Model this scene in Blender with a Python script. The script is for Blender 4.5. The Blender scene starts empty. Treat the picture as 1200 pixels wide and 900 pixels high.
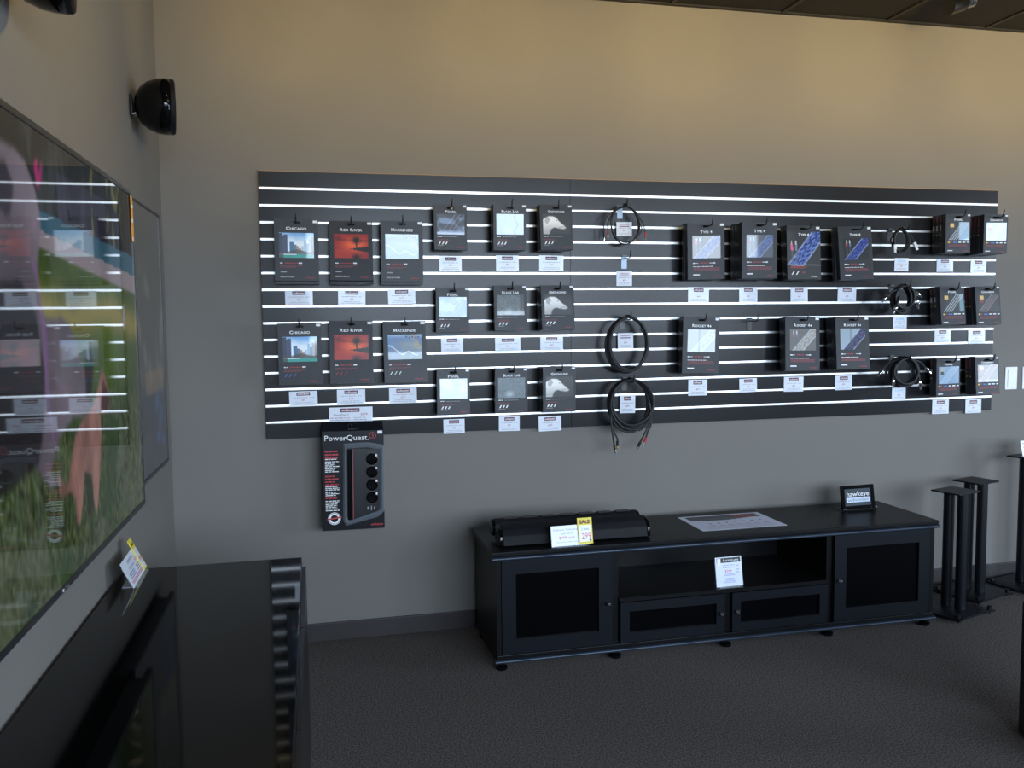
import bpy, math, random
import numpy as np
from mathutils import Vector, Matrix

# ------------------------------------------------------------------ camera
SC = bpy.context.scene
COL = SC.collection
R = math.radians
rnd = random.Random(7)

cam_d = bpy.data.cameras.new('camera')
cam_d.sensor_width = 36; cam_d.sensor_fit = 'HORIZONTAL'; cam_d.lens = 1003.57 * 36 / 1200
cam_d.clip_start = .05; cam_d.clip_end = 200
cam = bpy.data.objects.new('camera', cam_d); COL.objects.link(cam)
_y, _p, _r = R(13.0405), R(-4.388), R(-0.6205)
fw = Vector((math.sin(_y) * math.cos(_p), math.cos(_y) * math.cos(_p), math.sin(_p)))
rt = fw.cross(Vector((0, 0, 1))).normalized(); up = rt.cross(fw)
rt2 = rt * math.cos(_r) + up * math.sin(_r); up2 = up * math.cos(_r) - rt * math.sin(_r)
M = Matrix((rt2, up2, -fw)).transposed().to_4x4(); M.translation = Vector((0.637, -4.0897, 1.5264))
cam.matrix_world = M
SC.camera = cam

# ------------------------------------------------------------------ sky, exposure, light
SC.view_settings.view_transform = 'Standard'
SC.view_settings.look = 'None'
SC.view_settings.exposure = 0.38
SC.view_settings.gamma = 1.0
SC.view_settings.use_curve_mapping = False

SKY = 14
world = bpy.data.worlds.new('sky'); SC.world = world; world.use_nodes = True
nt = world.node_tree; nt.nodes.clear()
wo = nt.nodes.new('ShaderNodeOutputWorld'); bg = nt.nodes.new('ShaderNodeBackground')
tc = nt.nodes.new('ShaderNodeTexCoord'); sp = nt.nodes.new('ShaderNodeSeparateXYZ')
rp = nt.nodes.new('ShaderNodeValToRGB')
nt.links.new(tc.outputs['Generated'], sp.inputs[0]); nt.links.new(sp.outputs['Z'], rp.inputs[0])
rp.color_ramp.elements[0].position = 0.0; rp.color_ramp.elements[0].color = (.72, .85, 1, 1)
rp.color_ramp.elements[1].position = 0.9; rp.color_ramp.elements[1].color = (.42, .64, 1, 1)
nt.links.new(rp.outputs[0], bg.inputs[0]); bg.inputs[1].default_value = SKY
nt.links.new(bg.outputs[0], wo.inputs[0])

RX, RY, RZ = 8.6, -7.6, 3.068          # the room: 0..RX, RY..0, 0..RZ
# openings (x0, x1, z0, z1) in the street wall, (y0, y1, z0, z1) in the right wall
WIN_BACK = [(.55, 2.95, 1.05, 3.0), (3.05, 4.9, 1.05, 3.0), (5.3, 7.0, 1.05, 3.0)]
WIN_RIGHT = [(-5.6, -4.0, .5, 2.5), (-3.85, -2.6, .5, 2.5)]
def portal(name, loc, rot, sx, sy):
    l = bpy.data.lights.new(name, 'AREA'); l.shape = 'RECTANGLE'; l.size = sx; l.size_y = sy
    l.cycles.is_portal = True
    o = bpy.data.objects.new(name, l); COL.objects.link(o); o.location = loc; o.rotation_euler = rot
for a, b, c, d in WIN_BACK:
    portal('window_portal', ((a + b) / 2, RY - .12, (c + d) / 2), (R(90), 0, 0), b - a, d - c)
for a, b, c, d in WIN_RIGHT:
    portal('window_portal', (RX + .12, (a + b) / 2, (c + d) / 2), (R(90), 0, R(90)), b - a, d - c)

SPOTS = [(.55, -1.25), (1.5, -1.25), (2.45, -1.25), (3.4, -1.25), (4.35, -1.25), (5.3, -1.25)]
SPOT_W = 46

# ------------------------------------------------------------------ materials
MATS = {}
def lin(c):
    return tuple((x / 12.92 if x <= .04045 else ((x + .055) / 1.055) ** 2.4) for x in c)
def mat(name, col, rough=.5, metal=0., spec=.5, coat=0., noise=.0, nscale=30., bump=0., bscale=200., emis=None, alpha=1., trans=0., ior=None):
    if name in MATS: return MATS[name]
    m = bpy.data.materials.new(name); m.use_nodes = True
    n = m.node_tree; b = n.nodes['Principled BSDF']
    b.inputs['Roughness'].default_value = rough; b.inputs['Metallic'].default_value = metal
    b.inputs['Specular IOR Level'].default_value = spec; b.inputs['Coat Weight'].default_value = coat
    b.inputs['Coat Roughness'].default_value = .04; b.inputs['Alpha'].default_value = alpha
    b.inputs['Transmission Weight'].default_value = trans
    if ior: b.inputs['IOR'].default_value = ior
    b.inputs['Base Color'].default_value = (*col, 1)
    t = n.nodes.new('ShaderNodeTexCoord')
    if noise > 0:
        nz = n.nodes.new('ShaderNodeTexNoise'); nz.inputs['Scale'].default_value = nscale; nz.inputs['Detail'].default_value = 4
        mp = n.nodes.new('ShaderNodeMapRange'); mp.inputs['To Min'].default_value = 1 - noise; mp.inputs['To Max'].default_value = 1 + noise
        mp.inputs['From Min'].default_value = .25; mp.inputs['From Max'].default_value = .75
        mx = n.nodes.new('ShaderNodeVectorMath'); mx.operation = 'SCALE'; mx.inputs[0].default_value = col
        n.links.new(t.outputs['Object'], nz.inputs['Vector']); n.links.new(nz.outputs['Fac'], mp.inputs['Value'])
        n.links.new(mp.outputs[0], mx.inputs['Scale']); n.links.new(mx.outputs[0], b.inputs['Base Color'])
    if bump > 0:
        nb = n.nodes.new('ShaderNodeTexNoise'); nb.inputs['Scale'].default_value = bscale; nb.inputs['Detail'].default_value = 3
        bp = n.nodes.new('ShaderNodeBump'); bp.inputs['Strength'].default_value = bump; bp.inputs['Distance'].default_value = .002
        n.links.new(t.outputs['Object'], nb.inputs['Vector']); n.links.new(nb.outputs['Fac'], bp.inputs['Height'])
        n.links.new(bp.outputs[0], b.inputs['Normal'])
    if emis:
        b.inputs['Emission Color'].default_value = (*emis[0], 1); b.inputs['Emission Strength'].default_value = emis[1]
    MATS[name] = m; return m
def mat_print(name, rough, coat, ior=1.5, emis=0.):
    if name in MATS: return MATS[name]
    m = bpy.data.materials.new(name); m.use_nodes = True; n = m.node_tree; b = n.nodes['Principled BSDF']
    if emis: b.inputs['Specular IOR Level'].default_value = 0
    a = n.nodes.new('ShaderNodeVertexColor'); a.layer_name = 'Col'
    if emis:
        b.inputs['Base Color'].default_value = (.006, .006, .006, 1)
        n.links.new(a.outputs[0], b.inputs['Emission Color']); b.inputs['Emission Strength'].default_value = emis
    else: n.links.new(a.outputs[0], b.inputs['Base Color'])
    b.inputs['Roughness'].default_value = rough; b.inputs['Coat Weight'].default_value = coat
    b.inputs['Coat IOR'].default_value = ior; b.inputs['Coat Roughness'].default_value = .03
    MATS[name] = m; return m

wall_m = mat('wall_paint', (.195, .183, .166), .7, spec=.12, noise=.03, nscale=3, bump=.25, bscale=260)
ceil_m = mat('black_ceiling_tile', (.006, .0055, .005), .8, noise=.3, nscale=40, bump=.4, bscale=120)
grid_m = mat('black_ceiling_grid', (.010, .0095, .009), .5)
base_m = mat('vinyl_baseboard', (.030, .024, .023), .5, noise=.08)
slat_m = mat('slat_laminate', (.013, .014, .016), .25, spec=.24, noise=.04, nscale=8, bump=.04, bscale=300)
alu_m = mat('aluminium_insert', (.95, .95, .96), .36, metal=.85)
edge_m = mat('raw_board_edge', (.45, .27, .12), .7, noise=.1)
cart_m = mat('carton_charcoal', (.028, .030, .035), .42, spec=.32, noise=.05, nscale=20)
cside_m = mat('carton_rear', (.02, .02, .021), .4)
white_p = mat('white_print', (.85, .85, .85), .5)
grey_p = mat('grey_print', (.35, .35, .36), .5)
red_p = mat('red_print', (.42, .03, .04), .5)
dred_p = mat('dull_red_print', (.25, .045, .055), .5)
black_p = mat('black_print', (.012, .012, .015), .5)
blue_p = mat('blue_print', (.06, .16, .45), .5)
cyan_p = mat('cyan_print', (.35, .62, .78), .5)
yell_p = mat('yellow_print', (.75, .5, .06), .5)
maroon_p = mat('maroon_print', (.13, .02, .045), .5)
paper_m = mat('card_paper', (.74, .78, .86), .4, spec=.5, noise=.02, coat=.35)
hook_m = mat('black_steel', (.012, .012, .013), .35)
zinc_m = mat('zinc_plate', (.20, .25, .31), .35, metal=.5)
cable_m = mat('black_cable', (.013, .013, .014), .45, bump=.5, bscale=900)
chrome_m = mat('chrome', (.85, .85, .86), .12, metal=1)
gold_m = mat('gold_plate', (.85, .62, .25), .25, metal=1)
redpl_m = mat('red_plastic', (.5, .02, .03), .4)
whitepl_m = mat('white_plastic', (.82, .82, .84), .35, noise=.01)
wood_m = mat('black_ash', (.0045, .0045, .005), .36, spec=.2, noise=.15, nscale=14, bump=.1, bscale=150)
frame_m = mat('slate_door_frame', (.0075, .009, .012), .36, spec=.18, noise=.05)
trim_m = mat('blue_grey_edge_trim', (.032, .046, .068), .32, metal=.3)
tint_m = mat('tinted_glass', (.0015, .0015, .002), .12, spec=.2)
mesh_m = mat('speaker_cloth', (.006, .006, .008), .6, spec=.3, bump=.6, bscale=900)
gloss_m = mat('black_gloss', (.003, .003, .0032), .05, spec=.3, coat=0)
satin_m = mat('black_satin', (.006, .006, .007), .32)
stand_m = mat('stand_black', (.006, .0068, .009), .38, spec=.25, noise=.1)
carpet_m = mat('carpet', (.140, .120, .108), .95, spec=.05, noise=.95, nscale=165, bump=1.0, bscale=420)
pic_m = mat_print('glossy_picture', .35, 1.0, 1.42)
sheet_m = mat_print('printed_sheet', .45, .15)
tv_m = mat_print('screen_picture', .22, 1.0, 1.32, .95)
clear_m = mat('clear_plastic', (.75, .82, .88), .12, alpha=.30, spec=.8)
ridge_m = mat('blister_ridge', (.30, .34, .38), .12, alpha=.42, spec=.9)
yellow_m = mat('yellow_card', (.80, .66, .05), .5)
bezel_m = mat('screen_bezel', (.02, .02, .021), .3)
orange_m = mat('orange_sticker', (.75, .33, .03), .45)
brown_m = mat('dark_veneer', (.02, .014, .011), .3, noise=.2, nscale=10)
asph_m = mat('pavement', (.10, .10, .10), .9, noise=.2, nscale=4)

# ------------------------------------------------------------------ mesh helpers
class MB:
    def __init__(s): s.v = []; s.f = []; s.m = []
    def add(s, vs, fs, mi=0):
        o = len(s.v); s.v += [tuple(v) for v in vs]; s.f += [tuple(i + o for i in f) for f in fs]; s.m += [mi] * len(fs); return s
    def box(s, x0, x1, y0, y1, z0, z1, mi=0):
        return s.add([(x0, y0, z0), (x1, y0, z0), (x1, y1, z0), (x0, y1, z0), (x0, y0, z1), (x1, y0, z1), (x1, y1, z1), (x0, y1, z1)],
              [(0, 3, 2, 1), (4, 5, 6, 7), (0, 1, 5, 4), (1, 2, 6, 5), (2, 3, 7, 6), (3, 0, 4, 7)], mi)
    def rect(s, x0, x1, z0, z1, y, mi=0):                      # a flat print facing -y
        return s.add([(x0, y, z0), (x1, y, z0), (x1, y, z1), (x0, y, z1)], [(0, 1, 2, 3)], mi)
    def prism(s, pts, a, b, axis='y', mi=0):                   # outline pts (ccw) extruded a..b
        n = len(pts)
        def P(p, t):
            return {'y': (p[0], t, p[1]), 'z': (p[0], p[1], t), 'x': (t, p[0], p[1])}[axis]
        vs = [P(p, a) for p in pts] + [P(p, b) for p in pts]
        fs = [tuple(range(n)), tuple(range(2 * n - 1, n - 1, -1))] + [(i, i + n, (i + 1) % n + n, (i + 1) % n) for i in range(n)]
        return s.add(vs, fs, mi)
    def tube(s, path, r, n=6, mi=0, rad=None):
        path = [Vector(p) for p in path]; k = len(path); vs = []; fs = []
        t = (path[1] - path[0]).normalized(); a = t.orthogonal().normalized()
        for i, p in enumerate(path):
            t2 = (path[min(i + 1, k - 1)] - path[max(i - 1, 0)]).normalized()
            a = (a - t2 * a.dot(t2)).normalized(); b = t2.cross(a); rr = rad[i] if rad else r
            for j in range(n):
                q = 2 * math.pi * j / n; vs.append(p + (a * math.cos(q) + b * math.sin(q)) * rr)
        for i in range(k - 1):
            for j in range(n):
                fs.append((i * n + j, i * n + (j + 1) % n, (i + 1) * n + (j + 1) % n, (i + 1) * n + j))
        fs += [tuple(range(n))[::-1], tuple((k - 1) * n + j for j in range(n))]
        return s.add(vs, fs, mi)
    def cyl(s, c, d, r, r2=None, n=16, mi=0):
        c = Vector(c); return s.tube([c, c + Vector(d)], r, n, mi, [r, r if r2 is None else r2])
    def lathe(s, prof, c, axis='z', n=20, mi=0):              # prof (radius, height)
        vs = []; fs = []; c = Vector(c)
        for r, h in prof:
            for j in range(n):
                q = 2 * math.pi * j / n; x, y = r * math.cos(q), r * math.sin(q)
                vs.append(c + Vector({'z': (x, y, h), 'y': (x, h, y), 'x': (h, x, y)}[axis]))
        for i in range(len(prof) - 1):
            for j in range(n): fs.append((i * n + j, i * n + (j + 1) % n, (i + 1) * n + (j + 1) % n, (i + 1) * n + j))
        fs += [tuple(range(n))[::-1], tuple((len(prof) - 1) * n + j for j in range(n))]
        return s.add(vs, fs, mi)
    def text(s, txt, x, z, size, y, mi=0, align='c', width=None, bold=0.0, caps=False):
        P, F, w = glyphs(txt, bold, caps)
        k = size; kx = size if width is None else width / max(w, 1e-6)
        ox = {'c': x - w * kx / 2, 'l': x, 'r': x - w * kx}[align]
        return s.add([(ox + p[0] * kx, y, z + p[1] * k) for p in P], F, mi)
    def build(s, name, mats, parent=None, smooth=False, bevel=0, fix=True):
        me = bpy.data.meshes.new(name); me.from_pydata(s.v, [], s.f)
        if not isinstance(mats, (list, tuple)): mats = [mats]
        for q in mats: me.materials.append(q)
        me.polygons.foreach_set('material_index', s.m)
        if fix:
            import bmesh
            bm = bmesh.new(); bm.from_mesh(me); bmesh.ops.recalc_face_normals(bm, faces=bm.faces); bm.to_mesh(me); bm.free()
        if smooth:
            for p in me.polygons: p.use_smooth = True
        me.update()
        o = bpy.data.objects.new(name, me); COL.objects.link(o); o.parent = parent
        if smooth and smooth != 'all':
            me.set_sharp_from_angle(angle=R(40))
        if bevel:
            b = o.modifiers.new('bevel', 'BEVEL'); b.width = bevel; b.segments = 2; b.limit_method = 'ANGLE'
        return o
_G = {}
def glyphs(txt, bold=0.0, caps=False):
    key = (txt, bold, caps)
    if key in _G: return _G[key]
    P, F, x = [], [], 0.0
    for i, word in enumerate(txt.split(' ')) if caps else [(0, txt)]:
        segs = [(word[:1], 1.0), (word[1:], .80)] if caps else [(word, 1.0)]
        for sgm, k in segs:
            if not sgm: continue
            c = bpy.data.curves.new('t', 'FONT'); c.body = sgm; c.size = 1; c.resolution_u = 2; c.offset = bold
            o = bpy.data.objects.new('t', c); COL.objects.link(o)
            bpy.context.view_layer.update()
            me = bpy.data.meshes.new_from_object(o.evaluated_get(bpy.context.evaluated_depsgraph_get()))
            n0 = len(P); mx = 0
            for v in me.vertices: P.append((v.co.x * k + x, v.co.y * k)); mx = max(mx, v.co.x * k)
            for p in me.polygons: F.append(tuple(q + n0 for q in p.vertices))
            x += mx + .06
            bpy.data.objects.remove(o); bpy.data.curves.remove(c); bpy.data.meshes.remove(me)
        x += .24
    w = max([p[0] for p in P] or [1])
    _G[key] = (P, F, w); return _G[key]

def tag(o, label=None, cat=None, group=None, kind=None):
    if label: o['label'] = label
    if cat: o['category'] = cat
    if group: o['group'] = group
    if kind: o['kind'] = kind
    return o
def empty(name, loc, label, cat, group=None, rot=(0, 0, 0)):
    o = bpy.data.objects.new(name, None); COL.objects.link(o); o.location = loc; o.rotation_euler = rot
    o.empty_display_size = .05
    return tag(o, label, cat, group)
def copy_tree(o, parent=None):
    c = o.copy(); COL.objects.link(c); c.parent = parent
    for ch in [q for q in bpy.data.objects if q.parent == o]: copy_tree(ch, c)
    return c
def grid_picture(name, img, x0, x1, z0, z1, y, m, parent, flat=False):
    """img rows top to bottom, sRGB; one vertex per sample, colour as a vertex attribute."""
    h, w, _ = img.shape
    vs = []
    for j in range(h):
        for i in range(w):
            a = x0 + (x1 - x0) * i / (w - 1); b = z1 + (z0 - z1) * j / (h - 1)
            vs.append((a, b, y) if flat else (a, y, b))
    fs = [(j * w + i, (j + 1) * w + i, (j + 1) * w + i + 1, j * w + i + 1) for j in range(h - 1) for i in range(w - 1)]
    me = bpy.data.meshes.new(name); me.from_pydata(vs, [], fs); me.materials.append(m)
    ca = me.color_attributes.new('Col', 'FLOAT_COLOR', 'POINT')
    c = np.clip(img.reshape(-1, 3), 0, 1); c = np.where(c <= .04045, c / 12.92, ((c + .055) / 1.055) ** 2.4)
    ca.data.foreach_set('color', np.concatenate([c, np.ones((len(c), 1))], 1).astype(np.float32).ravel())
    me.update(); o = bpy.data.objects.new(name, me); COL.objects.link(o); o.parent = parent
    return o

# ------------------------------------------------------------------ room
def wall_with_openings(name, horiz, fixed, t, a0, a1, z0, z1, holes, m):
    """a wall along x (horiz) or y; holes = (a0, a1, z0, z1)"""
    mb = MB()
    def bx(p, q, r, s):
        if q - p < 1e-4 or s - r < 1e-4: return
        if horiz: mb.box(p, q, min(fixed, fixed + t), max(fixed, fixed + t), r, s)
        else: mb.box(min(fixed, fixed + t), max(fixed, fixed + t), p, q, r, s)
    xs = a0
    for h in sorted(holes):
        bx(xs, h[0], z0, z1); bx(h[0], h[1], z0, h[2]); bx(h[0], h[1], h[3], z1); xs = h[1]
    bx(xs, a1, z0, z1)
    return tag(mb.build(name, m), kind='structure')
tag(MB().box(-.1, RX + .1, RY - .1, .1, -.1, 0).build('floor', carpet_m), kind='structure')
wall_with_openings('wall_front', True, 0, .1, -.1, RX + .1, 0, RZ + .1, [], wall_m)
wall_with_openings('wall_left', False, 0, -.1, RY - .1, 0, 0, RZ + .1, [], wall_m)
wall_with_openings('wall_back', True, RY, -.1, 0, RX + .1, 0, RZ + .1, WIN_BACK, wall_m)
wall_with_openings('wall_right', False, RX, .1, RY, 0, 0, RZ + .1, WIN_RIGHT, wall_m)
for i, (a, b, c, d) in enumerate(WIN_BACK + WIN_RIGHT):
    mb = MB(); hz = i < len(WIN_BACK)
    def bar(p, q, r, s):
        if hz: mb.box(p, q, RY - .08, RY - .02, r, s)
        else: mb.box(RX + .02, RX + .08, p, q, r, s)
    w = .04
    bar(a, a + w, c, d); bar(b - w, b, c, d); bar(a + w, b - w, c, c + w); bar(a + w, b - w, d - w, d)
    tag(mb.build('window_%d' % (i + 1), satin_m), kind='structure')
tag(MB().box(-25, 40, -60, RY - .2, -.25, -.15).build('ground', asph_m), kind='structure')
tag(MB().box(0.012, RX, -.012, 0, 0, .089).build('baseboard_front', base_m, bevel=.003), kind='structure')
tag(MB().box(0, .012, RY, 0, 0, .089).build('baseboard_left', base_m, bevel=.003), kind='structure')
# ceiling: deck, grid of tees and lay-in tiles
ceil = tag(MB().box(-.1, RX + .1, RY - .1, .1, RZ + .03, RZ + .13).build('ceiling', ceil_m), kind='structure')
TX0, TS = 2.41 - 4 * .61, .61
tile0 = None; NX = int((RX - TX0) / TS) + 1; NY = 12
for i in range(NX):
    for j in range(NY):
        x0, x1 = max(TX0 + i * TS, 0), min(TX0 + (i + 1) * TS, RX); y1 = -j * TS - .014; y0 = y1 - TS
        if x1 - x0 < .05 or y0 < RY: continue
        if i in (0, NX - 1) or tile0 is None:
            o = MB().box(-(x1 - x0) / 2 + .011, (x1 - x0) / 2 - .011, -TS / 2 + .011, TS / 2 - .011, 0, .015).build('ceiling_tile', ceil_m, ceil)
            if i == 1 and tile0 is None: tile0 = o
        else:
            o = tile0.copy(); COL.objects.link(o)
        if i not in (0, NX - 1) and tile0 is None: tile0 = o
        o.parent = ceil; o.location = ((x0 + x1) / 2, (y0 + y1) / 2, RZ + .004)
for j in range(NX + 1):
    x = TX0 + j * TS
    if .02 < x < RX: MB().box(x - .012, x + .012, RY, -.001, RZ - .002, RZ + .02).build('ceiling_tee', grid_m, ceil)
for j in range(NY + 1):
    y = -.0125 - j * TS
    if y > RY: MB().box(.001, RX, y - .012, y + .012, RZ - .0035, RZ + .02).build('ceiling_cross_tee', grid_m, ceil)

# ------------------------------------------------------------------ slatwall
ZB, PITCH = .9817, .0762
G = .0053                                     # half of a groove opening
def slat_panel(x0, x1, label):
    root = empty('slatwall_panel', (x0, 0, ZB), label, 'slatwall', 'slatwall panels')
    w = x1 - x0
    MB().box(0, w, -.010, -.0005, 0, PITCH * 16).build('backing', slat_m, root)
    for i in range(16):
        z0 = i * PITCH + (G if i else 0); z1 = (i + 1) * PITCH - (G if i < 15 else 0)
        MB().box(.0004, w - .0004, -.019, -.0102, z0, z1).build('slat', slat_m, root)
        if 0 < i:
            z = i * PITCH; pr = []
            for k in range(9):
                q = R(8) * (k / 4 - 1); pr.append((-.0183 - .025 * (math.cos(q) - .9903), z + G * .96 * math.sin(q) / math.sin(R(8))))
            pr += [(-.0104, z + G * .96), (-.0104, z - G * .96)]
            MB().prism([(a, b) for a, b in pr], .001, w - .001, 'x').build('metal_insert', alu_m, root, smooth=True)
    MB().box(0, w, -.0188, -.0005, PITCH * 16 + .0002, PITCH * 16 + .0022).build('top_edge', edge_m, root)
    return root
slat_panel(.4168, 1.8815, 'short charcoal slatwall panel with bright metal grooves, left of the seam')
slat_panel(1.8825, 4.3527, 'long charcoal slatwall panel with bright metal grooves, right of the seam')
PF = -.0195                                    # face of the slatwall

# ------------------------------------------------------------------ little pictures (painted in code)
def uvgrid(w=44, h=32):
    x, y = np.meshgrid(np.linspace(0, 1, w), np.linspace(0, 1, h)); return x, y, np.zeros((h, w, 3))
def mixc(im, c, m): return im * (1 - m[..., None]) + np.array(c) * m[..., None]
def ss(a, b, x): t = np.clip((x - a) / (b - a), 0, 1); return t * t * (3 - 2 * t)
def fbm(x, y, s=1.0, seed=0):
    r = np.random.RandomState(seed); o = np.zeros_like(x); a = .5
    for k in range(5):
        f = s * 2 ** k; p = r.rand(4) * 6.28
        o += a * np.sin(f * (x * math.cos(p[0]) + y * math.sin(p[0])) * 3 + p[1] + 2 * np.sin(f * (y * math.cos(p[2]) - x * math.sin(p[2])) * 1.7 + p[3])); a *= .6
    return o
def inpoly(x, y, pts):
    c = np.zeros(x.shape, bool); n = len(pts)
    for i in range(n):
        x1, y1 = pts[i]; x2, y2 = pts[(i + 1) % n]
        if y1 == y2: continue
        c ^= ((y1 > y) != (y2 > y)) & (x < (x2 - x1) * (y - y1) / (y2 - y1) + x1)
    return c
def blur(im, k=1):
    for _ in range(k):
        p = np.pad(im, ((1, 1), (1, 1)) + ((0, 0),) * (im.ndim - 2), 'edge')
        im = (p[1:-1, 1:-1] * 4 + p[:-2, 1:-1] * 2 + p[2:, 1:-1] * 2 + p[1:-1, :-2] * 2 + p[1:-1, 2:] * 2 + p[:-2, :-2] + p[2:, :-2] + p[:-2, 2:] + p[2:, 2:]) / 16
    return im
def pic_skyline():
    x, y, im = uvgrid(52, 38)
    im = mixc(im, (.32, .60, .86), x * 0 + 1); im = mixc(im, (.95, .98, 1.), ss(.0, .55, y + .25 * (1 - x) + .08 * fbm(x, y, 1.5, 3)))
    for a, b, t, c in [(0, .1, .02, (.10, .15, .27)), (.1, .15, .12, (.2, .24, .32)), (.13, .24, .06, (.16, .24, .38)), (.30, .42, .36, (.16, .42, .60)), (.42, .5, .47, (.42, .42, .45)),
                       (.5, .56, .54, (.62, .55, .52)), (.56, .64, .60, (.7, .66, .62)), (.66, .7, .52, (.7, .74, .78)), (.72, .79, .28, (.66, .78, .88)), (.8, .86, .42, (.6, .64, .68)),
                       (.86, .94, .22, (.72, .72, .72)), (.93, 1.01, .16, (.5, .5, .52))]:
        m = (x >= a) & (x < b) & (y > t) & (y < .84)
        st = .10 * np.sin(x * 230) * np.sin(y * 120)
        im[m] = (np.array(c) + st[..., None])[m]
    im = mixc(im, (.22, .22, .2), ((y > .72 + .05 * np.sin(x * 9)) & (y < .86)).astype(float) * .75)
    im = mixc(im, (.10, .60, .55), ((y > .84 + .05 * (x < .5)) & (y > .82)).astype(float)); im = mixc(im, (.2, .2, .2), ((x < .12) & (y > .8)).astype(float) * .7)
    return im
def pic_sunset():
    x, y, im = uvgrid(52, 38)
    d = np.hypot((x - .6) * 1.2, (y - .45) * 1.5)
    im = mixc(im, (.60, .12, .09), x * 0 + 1); im = mixc(im, (1., .42, .20), ss(.80, .0, d)); im = mixc(im, (.30, .07, .10), ss(.1, .6, fbm(x * 1, y * 4, 1.2, 5)) * ss(.5, .1, y) * .8)
    def tree(cy, s): return np.exp(-(((x - .65) / .10) ** 2 + ((y - cy) / (.13 * s)) ** 2) * (1.2 + .8 * np.sin(x * 70) * np.sin(y * 60)))
    im = mixc(im, (.10, .03, .03), np.clip(tree(.25, 1) * 1.6, 0, 1)); im = mixc(im, (.16, .04, .05), np.clip(tree(.96, .8) * 1.4, 0, 1))
    im = mixc(im, (.1, .02, .02), ((abs(x - .65) < .018) & (y > .3) & (y < .62)).astype(float))
    hill = (y < .78 - .0 * x) & (y > .62 - .12 * np.clip((x - .45) / .55, 0, 1)) & (y < .62 + .14 * np.clip((x - .45) / .55, 0, 1))
    im = mixc(im, (.09, .07, .08), hill.astype(float)); im = mixc(im, (.80, .24, .14), ((y > .64) & (x < .5)).astype(float) * .45)
    return im
def pic_river():
    x, y, im = uvgrid(52, 38)
    im = mixc(im, (.33, .45, .62), x * 0 + 1); im = mixc(im, (.60, .70, .80), ss(.2, 0, y)); im = mixc(im, (.62, .60, .50), ss(-.1, .5, fbm(x, y * 2, 1, 2)) * ss(.15, .4, y) * ss(.9, .4, y) * x * 1.2)
    im = mixc(im, (.24, .38, .32), ss(.5, 1, y + .1 * fbm(x, y, 2, 1)) * .8); im = mixc(im, (.2, .36, .62), ss(.3, .7, fbm(x, y, 1.4, 9)) * .6)
    im = mixc(im, (.66, .55, .45), ss(.1, .6, fbm(x * 2, y * 3, 1.6, 77)) * ss(.3, .6, x) * ss(.8, .3, y) * .8); im = mixc(im, (.30, .55, .75), ss(.3, .8, fbm(x * 2, y * 2, 2, 55)) * .6)
    r = abs(y - (.44 + .32 * ss(.02, .42, x) - .07 * np.sin(x * 13) * ss(.25, .5, x))); im = mixc(im, (.80, .85, .84), ss(.040, .012, r) * ss(1.0, .75, x))
    for k in range(5): im = mixc(im, (.14, .18, .36), (np.hypot((x - .55 - .09 * k), (y - .1 - .03 * (k % 2)) * .8) < .03).astype(float) * .8)
    return im
def pic_river_glare():
    im = pic_river(); x, y, z = uvgrid(52, 38)
    return im * .45 + np.array((.42, .48, .54))  # pale wash over the river: window glare painted into the print
def pic_pearl(k):
    x, y, im = uvgrid()
    im = mixc(im, [(.10, .12, .18), (.42, .58, .82), (.66, .72, .76)][k], x * 0 + 1)  # same picture in paler tones, window glare mixed into the colours
    im = mixc(im, [(.55, .65, .80), (.66, .78, .92), (.78, .84, .86)][k], ss(-.2, .6, fbm(x, y * 1.6, 1.1, 11 + k) + [.8, .2, .3][k] * (y - .4)) * .8)
    for a in (.12, .3, .46):
        im = mixc(im, (.75, .8, .86), ss(.022, .005, abs(x - a - (1 - y) * .55)) * (.5 - .15 * k) * (y < .75))
    return im
def pic_lab(k):
    x, y, im = uvgrid()
    c = [(.62, .72, .84), (.30, .35, .35), (.42, .47, .49)][k]  # washed-out tones stand in for window glare on a dark picture
    im = mixc(im, c, x * 0 + 1); n = np.random.RandomState(k).rand(*x.shape); im = im + ((blur(n, 1) - .5) * [.05, .30, .18][k])[..., None]
    im = mixc(im, (.09, .09, .1), ss(.80, .9, x) * (k == 1)); im = mixc(im, (.50, .60, .72), ss(.04, .0, abs(x - .72 + .05 * np.sin(y * 9))) * (k == 0))
    im = mixc(im, (.80, .84, .84), ss(.25, .0, np.hypot(x - .42, (y - .8))) * [.3, .5, .7][k]); return im
def pic_hound(k):
    x, y, im = uvgrid(56, 42)
    im = mixc(im, (.10, .095, .09), x * 0 + 1); im = mixc(im, (.30, .29, .28), ss(.55, .2, x) * ss(.5, .0, y) * .6)
    hd = [(-.02, .28), (.10, .18), (.2, .12), (.3, .1), (.42, .13), (.52, .22), (.60, .36), (.72, .50), (.84, .61), (.86, .68), (.80, .74), (.68, .735), (.56, .72), (.42, .66), (.31, .74), (.26, .88), (.24, 1.02), (-.02, 1.02)]
    hm = blur(inpoly(x, y, hd).astype(float), 1)
    body = np.array((.96, .95, .93)) * (1 - .28 * ss(.3, 1, y))[..., None]
    im = im * (1 - hm[..., None]) + body * hm[..., None]
    im = mixc(im, (.45, .43, .42), (inpoly(x, y, [(.08, .2), (.2, .14), (.26, .3), (.16, .5), (.06, .42)])).astype(float) * .45)
    im = mixc(im, (.06, .05, .05), ss(.032, .012, np.hypot(x - .50, (y - .32))))
    im = mixc(im, (.08, .07, .07), ss(.04, .02, np.hypot(x - .825, (y - .6)))); im = mixc(im, (.4, .38, .37), ss(.016, .004, abs(y - (.66 - .25 * (x - .6)))) * (x > .58) * (x < .8))
    return im
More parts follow.
